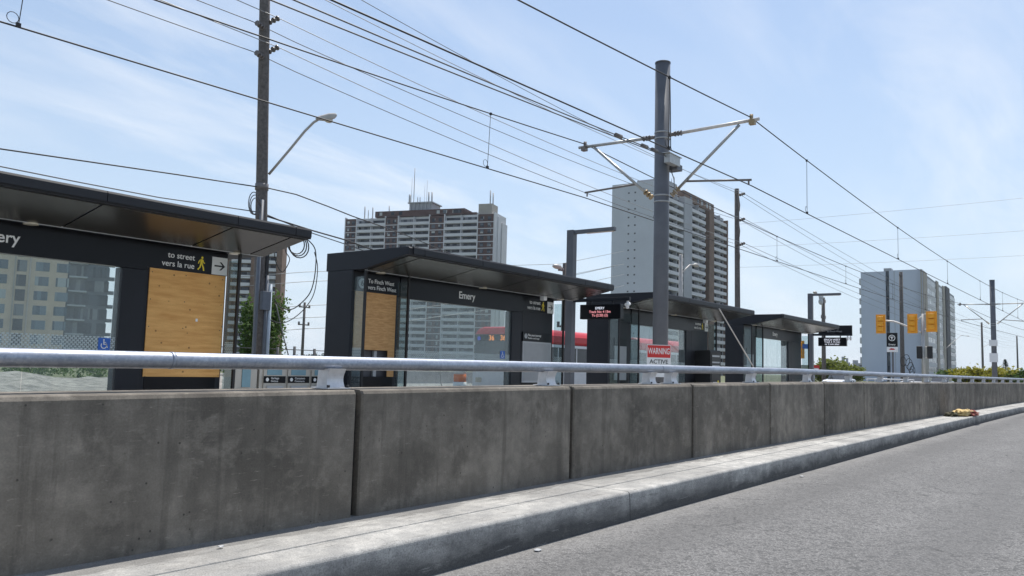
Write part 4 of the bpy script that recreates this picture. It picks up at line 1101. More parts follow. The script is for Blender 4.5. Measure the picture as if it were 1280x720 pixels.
windows(TA, wn, 'window', 'win'); windows(TA, dk, 'balcony_door', 'win_dark'); windows(TA, bal, 'balcony', 't_white')
a, b_ = fa.s_at(468, 270), fa.s_at(580, 265)
mb = MB(); fa.bx(mb, a, b_, -D_A+1, -.6, zA+.0, zA+2.6); fa.bx(mb, b_+.01, b_+5, -D_A+1, -1.5, zA, zA+.9); ph = mb.build('penthouse', 't_brick', TA)
recs = []
for x0, x1 in ((472, 477), (488, 492), (498, 502), (544, 549), (553, 558), (565, 576)):
    recs.append((fa, fa.s_at(x0, 268), fa.s_at(x1, 268), -.597, -.55, zA+.7, zA+2.1))
for f_, *b in recs:
    mb = MB(); f_.bx(mb, *b); mb.build('window', 'win', ph)
a, b_ = fa.s_at(508, 255), fa.s_at(536, 255)
mb = MB(); fa.bx(mb, a, b_, -D_A+2, -3, zA+2.602, zA+6.0); fa.bx(mb, a-.6, b_+.6, -D_A+1.4, -2.4, zA+6.002, zA+6.5)
for k in range(6):
    c = a+(b_-a)*(k+.5)/6; fa.bx(mb, c-.18, c+.18, -2.99, -2.5, zA+2.61, zA+5.99)
mb.build('machine_room', 't_grey', TA)
a, b_ = fa.s_at(596, 262), fa.s_at(613, 262)
mb = MB(); fa.bx(mb, a, b_, -9, -2, zA-.19, zA+4.4); mb.build('machine_room', 't_sand', TA)
for px, y0, y1, r_ in ((450, 258, 274, .28), (454.5, 262, 274, .2), (460, 259, 274, .28), (481, 257, 266, .25), (512, 210, 251, .17), (507, 243, 251, .5), (509, 222, 251, .08), (517, 246, 251, .2), (520, 246, 251, .2), (525.5, 230, 251, .07), (528.3, 225, 251, .08), (530.5, 240, 262, .35), (534.5, 240, 262, .35), (608.5, 238, 257, .3), (612, 241, 258, .3)):
    t_ = fa.s_at(px, y1); P_ = fa.o+fa.d*t_+fa.n*-4
    Dd = P_.length; z0 = atD(px, y1, Dd).z; z1 = atD(px, y0, Dd).z
    mb = MB(); mb.tube([(P_.x, P_.y, min(z0, zA+6.4 if 505 < px < 537 else zA)-.3), (P_.x, P_.y, z1)], r_*1.0, 6); mb.build('antenna', 'lightgrey', TA)

# --- middle tower
Pc = atD(817, 228, 265); zB = Pc.z
dR = Vector((math.cos(R(2.8)), math.sin(R(2.8)))); dL = Vector((-dR.y, dR.x))
TB = thing('apartment_tower', 'tall grey apartment tower with a blank end wall, behind the thick pole', 'tower', (Pc.x, Pc.y, 0))
fR = Face(Pc, dR, -dL); fL = Face(Pc, dL, -dR)
wl = fL.s_at(765, 300); wr = fR.s_at(909, 300)
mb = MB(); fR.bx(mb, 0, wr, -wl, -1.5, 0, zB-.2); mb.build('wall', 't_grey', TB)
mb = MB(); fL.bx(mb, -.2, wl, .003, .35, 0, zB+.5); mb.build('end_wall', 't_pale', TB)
mb = MB()
for j in range(22):
    z = zB-3-j*2.7
    for px in (786, 794): 
        s_ = fL.s_at(px, 300); fL.bx(mb, s_-.28, s_+.28, .352, .40, z, z+.5)
mb.build('vent', 't_shade', TB)
FB = 2.7; nB = 22; wn, bal, dk = [], [], []
cols = [('w', 818, 822), ('p', 823, 838), ('p', 838, 854), ('f', 854, 864), ('p', 864, 882), ('d', 882, 886), ('f2', 886, 892), ('p', 892, 908)]
pil = MB()
for k, x0, x1 in cols:
    s0, s1 = max(.3, fR.s_at(x0, 320)), fR.s_at(x1, 320)
    if k == 'f':
        mb = MB(); fR.bx(mb, s0+.02, s1-.02, -1.498, .35, 0, zB+.2); mb.build('pilaster', 't_grey', TB); continue
    if k == 'f2':
        mb = MB(); fR.bx(mb, s0+.02, s1-.02, -1.498, .25, 0, zB-.4); mb.build('pilaster', 't_brown', TB); continue
    for j in range(nB):
        zf = zB-.9-(j+1)*FB
        if zf < 0: break
        if k == 'p':
            bal.append((fR, s0+.1, s1-.1, -1.495, .1, zf-.2, zf+1.0)); sm = (s0+s1)/2
            for a, b_ in ((s0, sm), (sm, s1)): dk.append((fR, a+.4, b_-.4, -1.496, -1.42, zf+1.01, zf+2.4))
        else: wn.append((fR, s0+.2, s1-.2, -1.496, -1.4, zf+.6, zf+2.3))
    if k == 'p': fR.bx(pil, (s0+s1)/2-.13, (s0+s1)/2+.13, -1.49, -.05, 0, zB-.3)
pil.build('balcony_divider', 't_grey', TB)
mb = MB(); fR.bx(mb, wr+.002, wr+.8, -wl, .1, 0, zB-1.0); mb.build('end_wall', 't_brown', TB)
windows(TB, wn, 'window', 'win_dark'); windows(TB, dk, 'balcony_door', 'win_dark'); windows(TB, bal, 'balcony', 't_white')
a, b_ = fR.s_at(858, 246), fR.s_at(895, 265)
mb = MB(); fR.bx(mb, a, b_, -wl+2, -.8, zB-.1, zB+3.0); ph = mb.build('penthouse', 't_brown', TB)
for px in (866, 875, 880, 886, 890):
    s_ = fR.s_at(px, 255); mb = MB(); fR.bx(mb, s_-.9, s_+.9, -.797, -.7, zB+.5, zB+2.4); mb.build('window', 'win', ph)
a, b_ = fR.s_at(836, 235), fR.s_at(853, 240)
mb = MB(); fR.bx(mb, a, b_, -wl+3, -2, zB-.1, zB+4.3); mb.build('machine_room', 't_grey', TB)
mb = MB()
for k in range(6):
    P_ = fR.o+fR.d*(a+(b_-a)*k/5)+fR.n*-3; mb.tube([(P_.x, P_.y, zB+4.2), (P_.x, P_.y, zB+6.2+(k % 2))], .12, 5)
mb.build('antenna', 'lightgrey', TB)

# --- right tower
Pc = atD(1153, 338, 252); zC = Pc.z
TC = thing('apartment_tower', 'pale blue painted apartment tower behind the yellow traffic signals', 'tower', (Pc.x, Pc.y, 0))
fR = Face(Pc, dR, -dL); fL = Face(Pc, dL, -dR)
wl = fL.s_at(1077, 400); wr = fR.s_at(1195, 420)
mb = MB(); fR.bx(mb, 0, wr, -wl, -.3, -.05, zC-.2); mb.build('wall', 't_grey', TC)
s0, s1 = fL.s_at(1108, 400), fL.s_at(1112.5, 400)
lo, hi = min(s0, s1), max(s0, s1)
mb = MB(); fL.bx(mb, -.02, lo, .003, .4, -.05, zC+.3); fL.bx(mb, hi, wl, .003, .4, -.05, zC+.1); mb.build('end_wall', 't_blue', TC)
for px in (1119, 1129.5):
    s_ = fL.s_at(px, 400); mb = MB(); fL.bx(mb, s_-.07, s_+.07, .401, .43, 0, zC); mb.build('wall_seam', 't_grey', TC)
mb = MB(); fL.bx(mb, lo, hi, .003, .03, 0, zC+.2); mb.build('stair_strip', 't_dark', TC)
recs = [(fL, lo+.2, hi-.2, .031, .08, zC-2.6-j*2.8, zC-1.2-j*2.8) for j in range(11)]
mb = MB(); fL.bx(mb, lo-.5, hi+.5, -3, -.02, zC-.1, zC+1.0); mb.build('roof_hatch', 't_grey', TC)
mb = MB(); 
for j in range(12): fL.bx(mb, wl+.002, wl+.55, -2.6, -.1, zC-3.4-j*2.8, zC-1.7-j*2.8)
o = mb.build('side_balcony', 't_white', TC)
wn = []; sp = []
for x0, x1 in ((1160.5, 1171), (1174.5, 1179.0)):
    s0, s1 = fR.s_at(x0, 400), fR.s_at(x1, 400)
    for j in range(11):
        zf = zC-2.9-j*2.8
        wn.append((fR, s0, s1, -.297, -.15, zf+.4, zf+1.9)); sp.append((fR, s0, s1, -.297, -.10, zf-.9, zf+.395))
s0, s1 = fR.s_at(1186.5, 400), fR.s_at(1195, 400)
for j in range(11):
    zf = zC-2.9-j*2.8
    wn.append((fR, s0+.3, s1-.3, -.297, -.2, zf+.6, zf+1.9)); sp.append((fR, s0, s1-.5, -.297, -.22, zf-.6, zf+.5))
for x0, x1, t_ in ((1153.3, 1155, -.1), (1155.2, 1160, .0), (1171.5, 1174, .05), (1179.5, 1182, .02)):
    mb = MB(); fR.bx(mb, fR.s_at(x0, 400), fR.s_at(x1, 400), -.297, t_, -.05, zC+.2); mb.build('pilaster', 't_sand', TC)
mb = MB(); fR.bx(mb, fR.s_at(1182.2, 400), fR.s_at(1186.4, 400), -.297, .35, -.05, zC+.6); mb.build('pilaster', 't_shade', TC)
windows(TC, recs, 'window', 'win_dark'); windows(TC, wn, 'window', 'win'); windows(TC, sp, 'balcony', 't_white')

# --- brown tower behind the lamp pole
Pc = atD(350, 300, 300); zD = Pc.z
TD = thing('apartment_tower', 'brown apartment tower with white balconies, mostly hidden by the lamp pole', 'tower', (Pc.x, Pc.y, 0))
Lf = atD(285, 300, 304)
fD = Face(Lf, (Pc-Lf).xy, perp_to_viewer(Lf, (Pc-Lf).xy.normalized())); WD = (Pc-Lf).xy.length
mb = MB(); fD.bx(mb, 0, WD, -14, -1.2, -.05, zD); mb.build('wall', 't_brown', TD)
bal, dk = [], []; mb = MB()
for x0, x1, k in ((286, 297, 'p'), (297, 311, 'p'), (311, 318, 'f'), (318, 324, 'f'), (324, 343, 'p'), (343, 350, 'f')):
    s0, s1 = fD.s_at(x0, 380), fD.s_at(x1, 380)
    if k == 'f': fD.bx(mb, s0, s1-.05, -1.198, .1, -.05, zD+.4); continue
    for j in range(17):
        zf = zD-3-j*2.7
        if zf < 0: break
        bal.append((fD, s0+.1, s1-.1, -1.197, .25, zf-.2, zf+.95)); dk.append((fD, s0+.4, s1-.4, -1.197, -1.1, zf+.96, zf+2.2))
mb.build('pilaster', 't_brown', TD)
windows(TD, dk, 'balcony_door', 'win_dark'); windows(TD, bal, 'balcony', 't_white')

# --- tan block seen through the first shelter
kT = 180
A0 = atD(88, 300, kT); zT = A0.z
TT = thing('apartment_block', 'tan brick apartment block with a dark glazed corner, seen through the plywood shelter', 'apartment block', (A0.x, A0.y, 0))
dT = Vector((math.cos(R(-22)), math.sin(R(-22)))); nT = perp_to_viewer(A0, dT)
fT = Face(A0, dT, nT)
s_l = fT.s_at(-90, 380); s_r = fT.s_at(134, 380)
mb = MB(); fT.bx(mb, s_l, 0, -16, 0, -.05, zT); fT.bx(mb, s_l, .2, -16, .35, zT+.002, zT+.9); mb.build('wall', 't_tan', TT)
mb = MB(); fT.bx(mb, .003, s_r, -18, -1.2, -.05, zT-1.0); mb.build('glazed_corner', 't_dark', TT)
wn, dk, bal, sb = [], [], [], []
fl_ = 18.3*(kT*math.cos(R(30)))/FPX
for j in range(11):
    z1 = atD(60, 328.5, kT).z+fl_-j*fl_; z0 = z1-fl_*.62
    if z0 < .5: break
    for x0, x1 in ((41, 58.5), (67.5, 84), (-12, 6), (-40, -22), (-70, -52)): wn.append((fT, fT.s_at(x0, 380), fT.s_at(x1, 380), .003, .08, z0, z1))
    for x0, x1 in ((17.5, 30),): dk.append((fT, fT.s_at(x0, 380), fT.s_at(x1, 380), .003, .06, z0-.3, z1+.15))
    bal.append((fT, .3, fT.s_at(107, 380), -1.197, .3, z0-.75, z0-.45))
    sb.append((fT, fT.s_at(134, 380)-.4, fT.s_at(142, 380), -3, -1.3, z0-.75, z0-.1))
    for k in range(7):
        a = fT.s_at(93+k*6, 380); dk.append((fT, a, a+.85, -1.197, -1.12, z0-.4, z1))
windows(TT, wn, 'window', 'win_tan'); windows(TT, dk, 'window', 'win_dark'); windows(TT, bal, 'balcony', 't_grey'); windows(TT, sb, 'side_balcony', 't_dark')
for x0 in (14, 33):
    mb = MB(); fT.bx(mb, fT.s_at(x0, 380), fT.s_at(x0+2, 380), .003, .2, 0, zT); mb.build('pilaster', 't_sand', TT)

# --- low buildings on the skyline
def lowblock(x0, x1, y, D, mt_, label, cat='building', steps=None):
    a, b_ = atD(x0, 470, D), atD(x1, 470, D); z = atD((x0+x1)/2, y, D).z
    T = thing('low_building', label, cat, (a.x, a.y, 0))
    d_ = (b_-a).xy; f_ = Face(a, d_, perp_to_viewer(a, d_.normalized())); W = d_.length
    mb = MB(); f_.bx(mb, 0, W, -15, 0, -.1, z)
    mb.build('wall', mt_, T)
    if steps:
        for s0, s1, h in steps:
            mb = MB(); f_.bx(mb, W*s0, W*s1, -12, -1, z+.01, z+h); mb.build('roof_block', mt_, T)
    mb = MB(); n = max(2, int(W/6))
    rows = max(1, int(z/3.2))
    for r_ in range(rows):
        for k in range(n): 
            if (k+r_) % 5 != 4: f_.bx(mb, W*(k+.2)/n, W*(k+.75)/n, .003, .08, z-2.6-r_*3.2, z-1.2-r_*3.2)
    mb.build('window', 'win_dark', T); return T
lowblock(1051, 1063, 453, 620, 't_grey', 'small distant grey block left of the pale blue tower', steps=[(.1, .45, 4), (.55, .8, 3)])
lowblock(1066, 1080, 454, 600, 't_grey', 'distant grey block touching the pale blue tower', steps=[(.0, .5, 2)])
lowblock(1196, 1300, 467.5, 260, 't_shade', 'long low dark building at the right edge of the view')
lowblock(982, 1012, 456, 150, 't_sand', 'low pale building beyond the end of the platform', steps=[(.1, .5, 1.0)])
lowblock(1012, 1078, 463, 330, 't_shade', 'low dark building beyond the yellow green tree')
lowblock(700, 770, 440, 240, 't_grey', 'low grey building behind the red bus')
lowblock(360, 440, 452, 330, 't_sand', 'low building behind the waste bins')

# ------------------------------------------------------------------ vegetation
def leaves(mb, c, rx, ry, rz, n, size, clumps):
    cs = []
    for _ in range(clumps):
        while True:
            q_ = Vector((random.uniform(-1, 1), random.uniform(-1, 1), random.uniform(-1, 1)))
            if .25 < q_.length < 1: break
        cs.append((Vector((q_.x*rx, q_.y*ry, q_.z*rz))*.86, random.uniform(.2, .42)))
    for i in range(n):
        cc, cr = random.choice(cs)
        p_ = Vector(c)+cc+Vector((random.gauss(0, 1)*rx, random.gauss(0, 1)*ry, random.gauss(0, 1)*rz))*cr*.55
        s_ = size*random.uniform(.6, 1.3)
        a = Vector((random.gauss(0, 1), random.gauss(0, 1), random.gauss(0, .7))).normalized(); b2 = a.cross(Vector((random.gauss(0, 1), random.gauss(0, 1), 1))).normalized()
        mb.add([p_-a*s_, p_+b2*s_*.5, p_+a*s_, p_-b2*s_*.5], [(0, 1, 2, 3)])
def tree(label, base, h, rx, mt_, n, size, clumps=26, rz=None, group=None, name='broadleaf_tree'):
    T = thing(name, label, 'tree', base, group)
    bx_, by_, bz_ = base; rz = rz or h*.36; cz = h-rz
    mb = MB(); mb.tube([(bx_, by_, bz_-.1), (bx_+.1, by_, cz*.6), (bx_, by_+.1, cz+rz*.4)], h*.028+.03, 8, True, .04)
    for k in range(6):
        a = k*1.05; mb.tube([(bx_+.05, by_, cz*.55+k*.1*rz), (bx_+math.cos(a)*rx*.5, by_+math.sin(a)*rx*.5, cz+rz*(.1*k-.2))], h*.012+.02, 6, True, .02)
    mb.build('trunk', 'bark', T)
    mb = MB(); leaves(mb, (bx_, by_, cz), rx, rx, rz, n, size, clumps); mb.build('crown', mt_, T, fix=False)
    return T
p = atD(325, 470, 62); tree('leafy green tree behind the tall lamp pole', (p.x, p.y, 0), 6.4, 1.9, 'leaf', 5200, .16, 44, 2.7)
p = atD(1043, 470, 120); tree('yellow green tree beyond the far gantry', (p.x, p.y, 0), 3.6, 3.0, 'leaf_m', 3000, .26, 30, 1.6)
p = atD(1062, 470, 126); tree('smaller yellow green tree right of its neighbour beyond the far gantry', (p.x, p.y, 0), 2.7, 2.2, 'leaf_m', 1800, .24, 20, 1.1)
for x, h, r_, mt_, lb in ((1190, 2.4, 2.2, 'leaf', 'green bush right of the pale blue tower'), (1212, 2.8, 2.6, 'leaf_y', 'yellow bush left of the far catenary pole'), (1232, 3.2, 2.8, 'leaf_y', 'tall yellow bush behind the far catenary pole'), (1253, 2.9, 2.4, 'leaf_y', 'yellow bush in front of the spruce'), (1274, 2.5, 2.4, 'leaf', 'green bush at the right edge of the view')):
    p = atD(x, 470, 130); tree(lb, (p.x, p.y, 0), h, r_, mt_, 2200, .24, 22, h*.5, 'bushes by the right edge', 'bush')
p = atD(1257, 470, 165)
sp_ = thing('spruce_tree', 'dark ragged spruce rising above the yellow bushes', 'tree', (p.x, p.y, 0))
mb = MB(); mb.tube([(p.x, p.y, 0), (p.x, p.y, 4.6)], .14, 6, True, .03); mb.build('trunk', 'bark', sp_)
mb = MB()
for k in range(900):
    t = random.random(); z = .8+4.0*t; r_ = (1-t)*1.9*random.uniform(.3, 1)+.08; a = random.choice([0, .9, 1.7, 2.6, 3.5, 4.4, 5.3])+random.gauss(0, .2)+int(t*7)*.5
    q_ = Vector((p.x+r_*math.cos(a), p.y+r_*math.sin(a), z-.25*r_)); s_ = .20
    aa = Vector((math.cos(a), math.sin(a), -.25)); b2 = Vector((-math.sin(a), math.cos(a), .2))
    mb.add([q_-aa*s_, q_+b2*s_*.45, q_+aa*s_, q_-b2*s_*.45], [(0, 1, 2, 3)])
mb.build('crown', 'leaf_d', sp_, fix=False)
for x, D, h, r_ in ((395, 260, 4, 5), (1205, 330, 5, 6)):
    p = atD(x, 470, D); tree('distant green tree %s' % ('behind the waste bins' if x < 500 else 'beyond the dark building on the right'), (p.x, p.y, 0), h, r_, 'leaf_d', 1200, .45, 20, 2)
# rough growth behind the gravel bank
mb = MB()
for k in range(110):
    X = random.uniform(-8, 62); Y = random.uniform(45, 58); leaves(mb, (X, Y, random.uniform(.2, .65)), 1.1, 1.1, random.uniform(.45, .8), 170, .12, 7)
tag(mb.build('undergrowth', 'leaf', fix=False), 'rough green growth behind the gravel bank', 'undergrowth', kind='stuff')

# ------------------------------------------------------------------ vehicles
def wheel(T, x, y, z, r_, w_, axis='y'):
    mb = MB(); mb.tube([(x, y-w_/2, z), (x, y+w_/2, z)], r_, 18); wh = mb.build('wheel', 'rubber', T)
    mb = MB(); mb.tube([(x, y-w_/2-.012, z), (x, y+w_/2+.012, z)], r_*.6, 14); mb.build('rim', 'lightgrey', wh)
bf = atY(597, 430, 22.2)
BX, BY0, BY1 = bf.x-.30, 19.65, 22.2
bus = thing('city_bus', 'red and white articulated city bus on the road behind the shelters', 'bus', (BX, (BY0+BY1)/2, 0))
ztp = atY(640, 412.5, 20.5).z
ztp = max(2.95, min(3.25, ztp))
def busbody(x0, x1, T):
    mb = MB()
    mb.prism([(BY0, .35), (BY1, .35), (BY1, 1.18), (BY0, 1.18)], x0, x1, 'x'); mb.build('lower_body', 'bus_white', T, bevel=.05)
    mb = MB(); mb.prism([(BY0+.03, 1.182), (BY1-.03, 1.182), (BY1-.03, 2.18), (BY0+.03, 2.18)], x0+.12, x1, 'x'); mb.build('window_band', 'carglass', T)
    mb = MB(); mb.prism([(BY0, 2.182), (BY1, 2.182), (BY1, 2.30), (BY0, 2.30)], x0+.06, x1, 'x'); mb.build('white_band', 'bus_white', T)
    mb = MB(); mb.prism([(BY0, 2.302), (BY1, 2.302), (BY1-.02, ztp-.28), (BY1-.18, ztp-.06), (BY1-.45, ztp), (BY0+.45, ztp), (BY0+.18, ztp-.06), (BY0+.02, ztp-.28)], x0+.06, x1, 'x'); mb.build('roof', 'bus_red', T, bevel=.12)
    for k in range(int((x1-x0)/1.5)):
        mb = MB(); mb.box(x0+1.2+k*1.5, x0+1.26+k*1.5, BY0+.018, BY0+.028, 1.2, 2.17); mb.build('window_post', 'bus_white', T)
busbody(BX, BX+9.2, bus); busbody(BX+10.2, BX+18, bus)
mb = MB(); 
for k in range(8): mb.box(BX+9.21+k*.123, BX+9.31+k*.123, BY0+.1, BY1-.1, .5, ztp-.15)
mb.build('bellows', 'rubber', bus)
mb = MB(); mb.box(BX-.015, BX+.118, BY0+.10, BY1-.10, 1.2, 2.35); mb.build('windscreen', 'carglass', bus, bevel=.02)
mb = MB(); mb.box(BX-.02, BX+.247, BY0+.12, BY1-.12, 2.352, ztp-.32); ds = mb.build('destination_sign', 'black', bus)
text('lettering', '36', (BX-.0235, BY1-.85, (2.352+ztp-.32)/2-.02), .30, 'led_o', ds, (90, 0, -90), 'LEFT', .01)
text('lettering', '36B', (BX-.0235, BY1-1.45, (2.352+ztp-.32)/2-.02), .30, 'led_o', ds, (90, 0, -90), 'LEFT', .01)
mb = MB(); mb.tube([(BX-.03, BY1-.33, 2.46), (BX-.0201, BY1-.33, 2.46)], .09, 12); mb.build('blue_lamp', 'bluelamp', bus)
for yy in (BY0+.35, BY1-.35):
    mb = MB(); mb.box(BX-.02, BX-.001, yy-.16, yy+.16, .62, .82); mb.build('headlight', 'lens', bus, bevel=.005)
for x in (BX+2.6, BX+7.6, BX+15): 
    for yy in (BY0+.16, BY1-.16): wheel(bus, x, yy, .48, .48, .30)

def car(label, cx, cy, mt_, van=False, L_=4.5, flip=1):
    T = thing('parked_car' if not van else 'van', label, 'car' if not van else 'van', (cx, cy, 0), 'cars near the intersection')
    h = 1.40 if not van else 1.95
    def X(t): return cx+flip*t
    low = [(-L_/2, .38), (-L_/2+.03, .75), (-L_/2+.25, .86), (-L_/2+1.25, .95), (L_/2-.45, 1.0), (L_/2-.05, .92), (L_/2, .45), (L_/2-.1, .28), (-L_/2+.1, .28)]
    mb = MB(); mb.prism([(X(a), b2) for a, b2 in low], cy-.88, cy+.88, 'y'); mb.build('body', mt_, T, bevel=.07)
    if van: top = [(-L_/2+1.0, .951), (-L_/2+1.75, h-.06), (-L_/2+2.1, h), (L_/2-.3, h), (L_/2-.12, h-.15), (L_/2-.06, .96)]
    else: top = [(-L_/2+1.15, .951), (-L_/2+2.0, h-.07), (-L_/2+2.35, h), (L_/2-1.3, h-.02), (L_/2-.35, 1.01)]
    mb = MB(); mb.prism([(X(a), b2) for a, b2 in top], cy-.76, cy+.76, 'y'); mb.build('cabin', 'carglass', T, bevel=.05)
    rt = [(a, b2+.012) for a, b2 in top[1:-1]]; rb = [(a, b2-.06) for a, b2 in top[1:-1]][::-1]
    mb = MB(); mb.prism([(X(a), b2) for a, b2 in rt+rb], cy-.775, cy+.775, 'y'); mb.build('roof', mt_, T, bevel=.02)
    for t in (-L_/2+.85, L_/2-.85):
        for yy in (cy-.80, cy+.80): wheel(T, X(t), yy, .33, .33, .22)
    for yy in (cy-.62, cy+.62):
        mb = MB(); mb.box(X(-L_/2)-.02, X(-L_/2)+.02, yy-.16, yy+.16, .62, .76); mb.build('headlight', 'lens', T)
        mb = MB(); mb.box(X(L_/2)-.05, X(L_/2)+.03, yy-.14, yy+.14, .68, .85); mb.build('tail_light', 'redlamp', T)
p = atD(1049, 470, 80); car('silver white car passing below the far gantry signs', p.x, p.y, 'carwhite', False)
p = atD(1143, 470, 84); car('white car just left of the traffic signal pole', p.x, p.y, 'carwhite', False)
p = atD(1172, 470, 92); car('grey car right of the traffic signal pole', p.x+2, p.y, 'cargrey', False)

# ------------------------------------------------------------------ traffic signals, station marker
TS = 'yellow traffic signals over the intersection'
def signal_head(label, px, py, X, face=1, w_=.36, h_=1.05, sc=1.0):
    P_ = atX(px, py, X); T = thing('traffic_signal', label, 'traffic signal', P_, TS)
    w_ *= sc; h_ *= sc
    mb = MB(); mb.box(P_.x-.02, P_.x+.02, P_.y-w_/2-.13*sc, P_.y+w_/2+.13*sc, P_.z-h_/2-.12*sc, P_.z+h_/2+.12*sc); mb.build('backboard', 'orange', T)
    for k in range(3):
        zc_ = P_.z+h_/3*(1-k)
        mb = MB(); mb.box(P_.x-.20*sc, P_.x-.021, P_.y-w_/2, P_.y+w_/2, zc_-h_/6+.022, zc_+h_/6-.022); sec = mb.build('lamp_section', 'orange', T, bevel=.025)
        mb = MB(); mb.tube([(P_.x+.021, P_.y, zc_), (P_.x+.06, P_.y, zc_)], .13*sc, 14); mb.build('lens', 'rubber', sec)
        mb = MB(); mb.tube([(P_.x+.061, P_.y, zc_), (P_.x+.26, P_.y, zc_)], .145*sc, 14, False); mb.build('visor', 'orange', sec)
    return P_
SX = atZ(1158, 385, 6.2).x*.86
signal_head('yellow traffic signal at the left end of the mast arm', 1101, 405, SX, sc=.92)
signal_head('yellow traffic signal just left of the signal pole', 1140.5, 404.5, SX, sc=.92)
signal_head('yellow traffic signal just right of the signal pole', 1164.5, 402, SX, sc=.97)
b_ = atX(1154, 470, SX); t_ = atX(1153, 392, SX)
sp2 = thing('signal_pole', 'slim grey pole with a curved mast arm holding the yellow traffic signals', 'signal pole', (b_.x, b_.y, 0))
mb = MB(); mb.tube([(b_.x+.1, b_.y, 0), (b_.x+.1, t_.y, t_.z)], .12, 12, True, .09); mb.build('pole', 'zinc', sp2)
pts = [atX(x, y, SX+.08) for x, y in ((1152, 416), (1140, 411), (1128, 405.5), (1118, 402), (1108, 401), (1103, 402))]
mb = MB(); mb.tube(pts, .055, 8); mb.build('mast_arm', 'pale_tube', sp2)
for p_, q_ in (((1152, 394), (1164, 391.5)), ((1153, 411.5), (1164, 413)), ((1153, 395), (1145, 401))):
    mb = MB(); mb.tube([atX(*p_, SX+.08), atX(*q_, SX+.08)], .045, 8); mb.build('side_arm', 'pale_tube', sp2)
pg = 'pedestrian signals on the signal pole'
for px, lb in ((1149.3, 'black pedestrian signal on the left of the signal pole'), (1162.5, 'black pedestrian signal on the right of the signal pole')):
    P_ = atX(px, 440.5, SX); T = thing('pedestrian_signal', lb, 'pedestrian signal', P_, pg)
    mb = MB(); mb.box(P_.x-.12, P_.x+.12, P_.y-.145, P_.y+.145, P_.z-.38, P_.z+.38); mb.build('housing', 'blackm', T, bevel=.04)
    mb = MB()
    for s in (-.33, .33): mb.tube([(P_.x+.1, P_.y, P_.z+s), (P_.x+.1, b_.y, P_.z+s)], .025, 6)
    mb.build('bracket', 'pale_tube', T)
# station marker
MX = SX-4
P_ = atX(1115, 414.5, MX)
sm_ = thing('station_marker', 'black station marker with a white circled T above a white panel', 'station sign', (P_.x, P_.y, .35))
k_ = atX(1108.2, 415, MX).y-atX(1121.7, 415, MX).y; hw = k_/2
z0, z1, z2 = atX(1115, 440, MX).z, atX(1115, 433.5, MX).z, atX(1115, 416, MX).z
mb = MB(); mb.box(MX-.06, MX+.06, P_.y-hw, P_.y+hw, z1, z2); bp = mb.build('black_panel', 'black', sm_, bevel=.01)
mb = MB(); mb.box(MX-.058, MX+.058, P_.y-hw, P_.y+hw, z0, z1-.003); wp = mb.build('white_panel', 'bus_white', sm_, bevel=.01)
zc_ = z1+(z2-z1)*.63; r_ = hw*.62
mb = MB()
for i in range(28):
    a0, a1 = 2*math.pi*i/28, 2*math.pi*(i+1)/28
    mb.poly([(r_*.8*math.cos(a0), r_*.8*math.sin(a0)), (r_*math.cos(a0), r_*math.sin(a0)), (r_*math.cos(a1), r_*math.sin(a1)), (r_*.8*math.cos(a1), r_*.8*math.sin(a1))], (MX-.0605, P_.y, zc_), (0, -1, 0), (0, 0, 1), (-1, 0, 0), .004)
mb.poly([(-r_*.5, r_*.42), (-r_*.5, r_*.16), (-r_*.14, r_*.16), (-r_*.14, -r_*.55), (r_*.14, -r_*.55), (r_*.14, r_*.16), (r_*.5, r_*.16), (r_*.5, r_*.42)], (MX-.0605, P_.y, zc_), (0, -1, 0), (0, 0, 1), (-1, 0, 0), .004)
mb.build('circled_letter', 'white', bp)
text('lettering', 'Emery', (MX-.063, P_.y, z1+(z2-z1)*.16), hw*.5, 'white', bp, (90, 0, -90), 'CENTER', .01)
mb = MB(); mb.poly([(-hw*.6, 0), (-hw*.2, hw*.22), (hw*.3, hw*.18), (hw*.6, 0), (hw*.3, -hw*.1), (-hw*.3, -hw*.1)], (MX-.0585, P_.y, (z0+z1)/2), (0, -1, 0), (0, 0, 1), (-1, 0, 0), .004); mb.build('emblem', 'redlamp', wp)
mb = MB(); mb.box(MX+.062, MX+.16, P_.y-.05, P_.y+.05, 0, z2-.1); mb.build('post', 'pole', sm_)

# signal beside the last shelter, street name sign
PL_ = atD(1001, 437, 74); T = thing('traffic_signal', 'small yellow traffic signal just right of the last shelter', 'traffic signal', PL_, TS)
mb = MB(); mb.box(PL_.x-.02, PL_.x+.02, PL_.y-.3, PL_.y+.3, PL_.z-.75, PL_.z+.75); mb.build('backboard', 'orange', T)
for k in range(3):
    z = PL_.z+.4*(1-k); mb = MB(); mb.box(PL_.x-.28, PL_.x-.021, PL_.y-.2, PL_.y+.2, z-.19, z+.19); s_ = mb.build('lamp_section', 'orange', T, bevel=.03)
    mb = MB(); mb.tube([(PL_.x-.281, PL_.y, z), (PL_.x-.45, PL_.y, z)], .15, 12, False); mb.build('visor', 'orange', s_)
PS = atD(1007, 433, 74)
T = thing('street_name_sign', 'small blue street name sign beside the last shelter', 'street sign', (PS.x, PS.y, 0))
mb = MB(); mb.obox(PS, (.8, -.6), (-.6, -.8), -.5, .5, 0, .04, PS.z-.2, PS.z+.2); mb.build('sign_plate', 'blue', T)
mb = MB(); q_ = atD(1012, 445, 74.3); mb.tube([(q_.x, q_.y, 0), (q_.x, q_.y, PS.z-.1), (PL_.x+.2, PL_.y, PL_.z+.2)], .07, 8); mb.build('post', 'zinc', T)
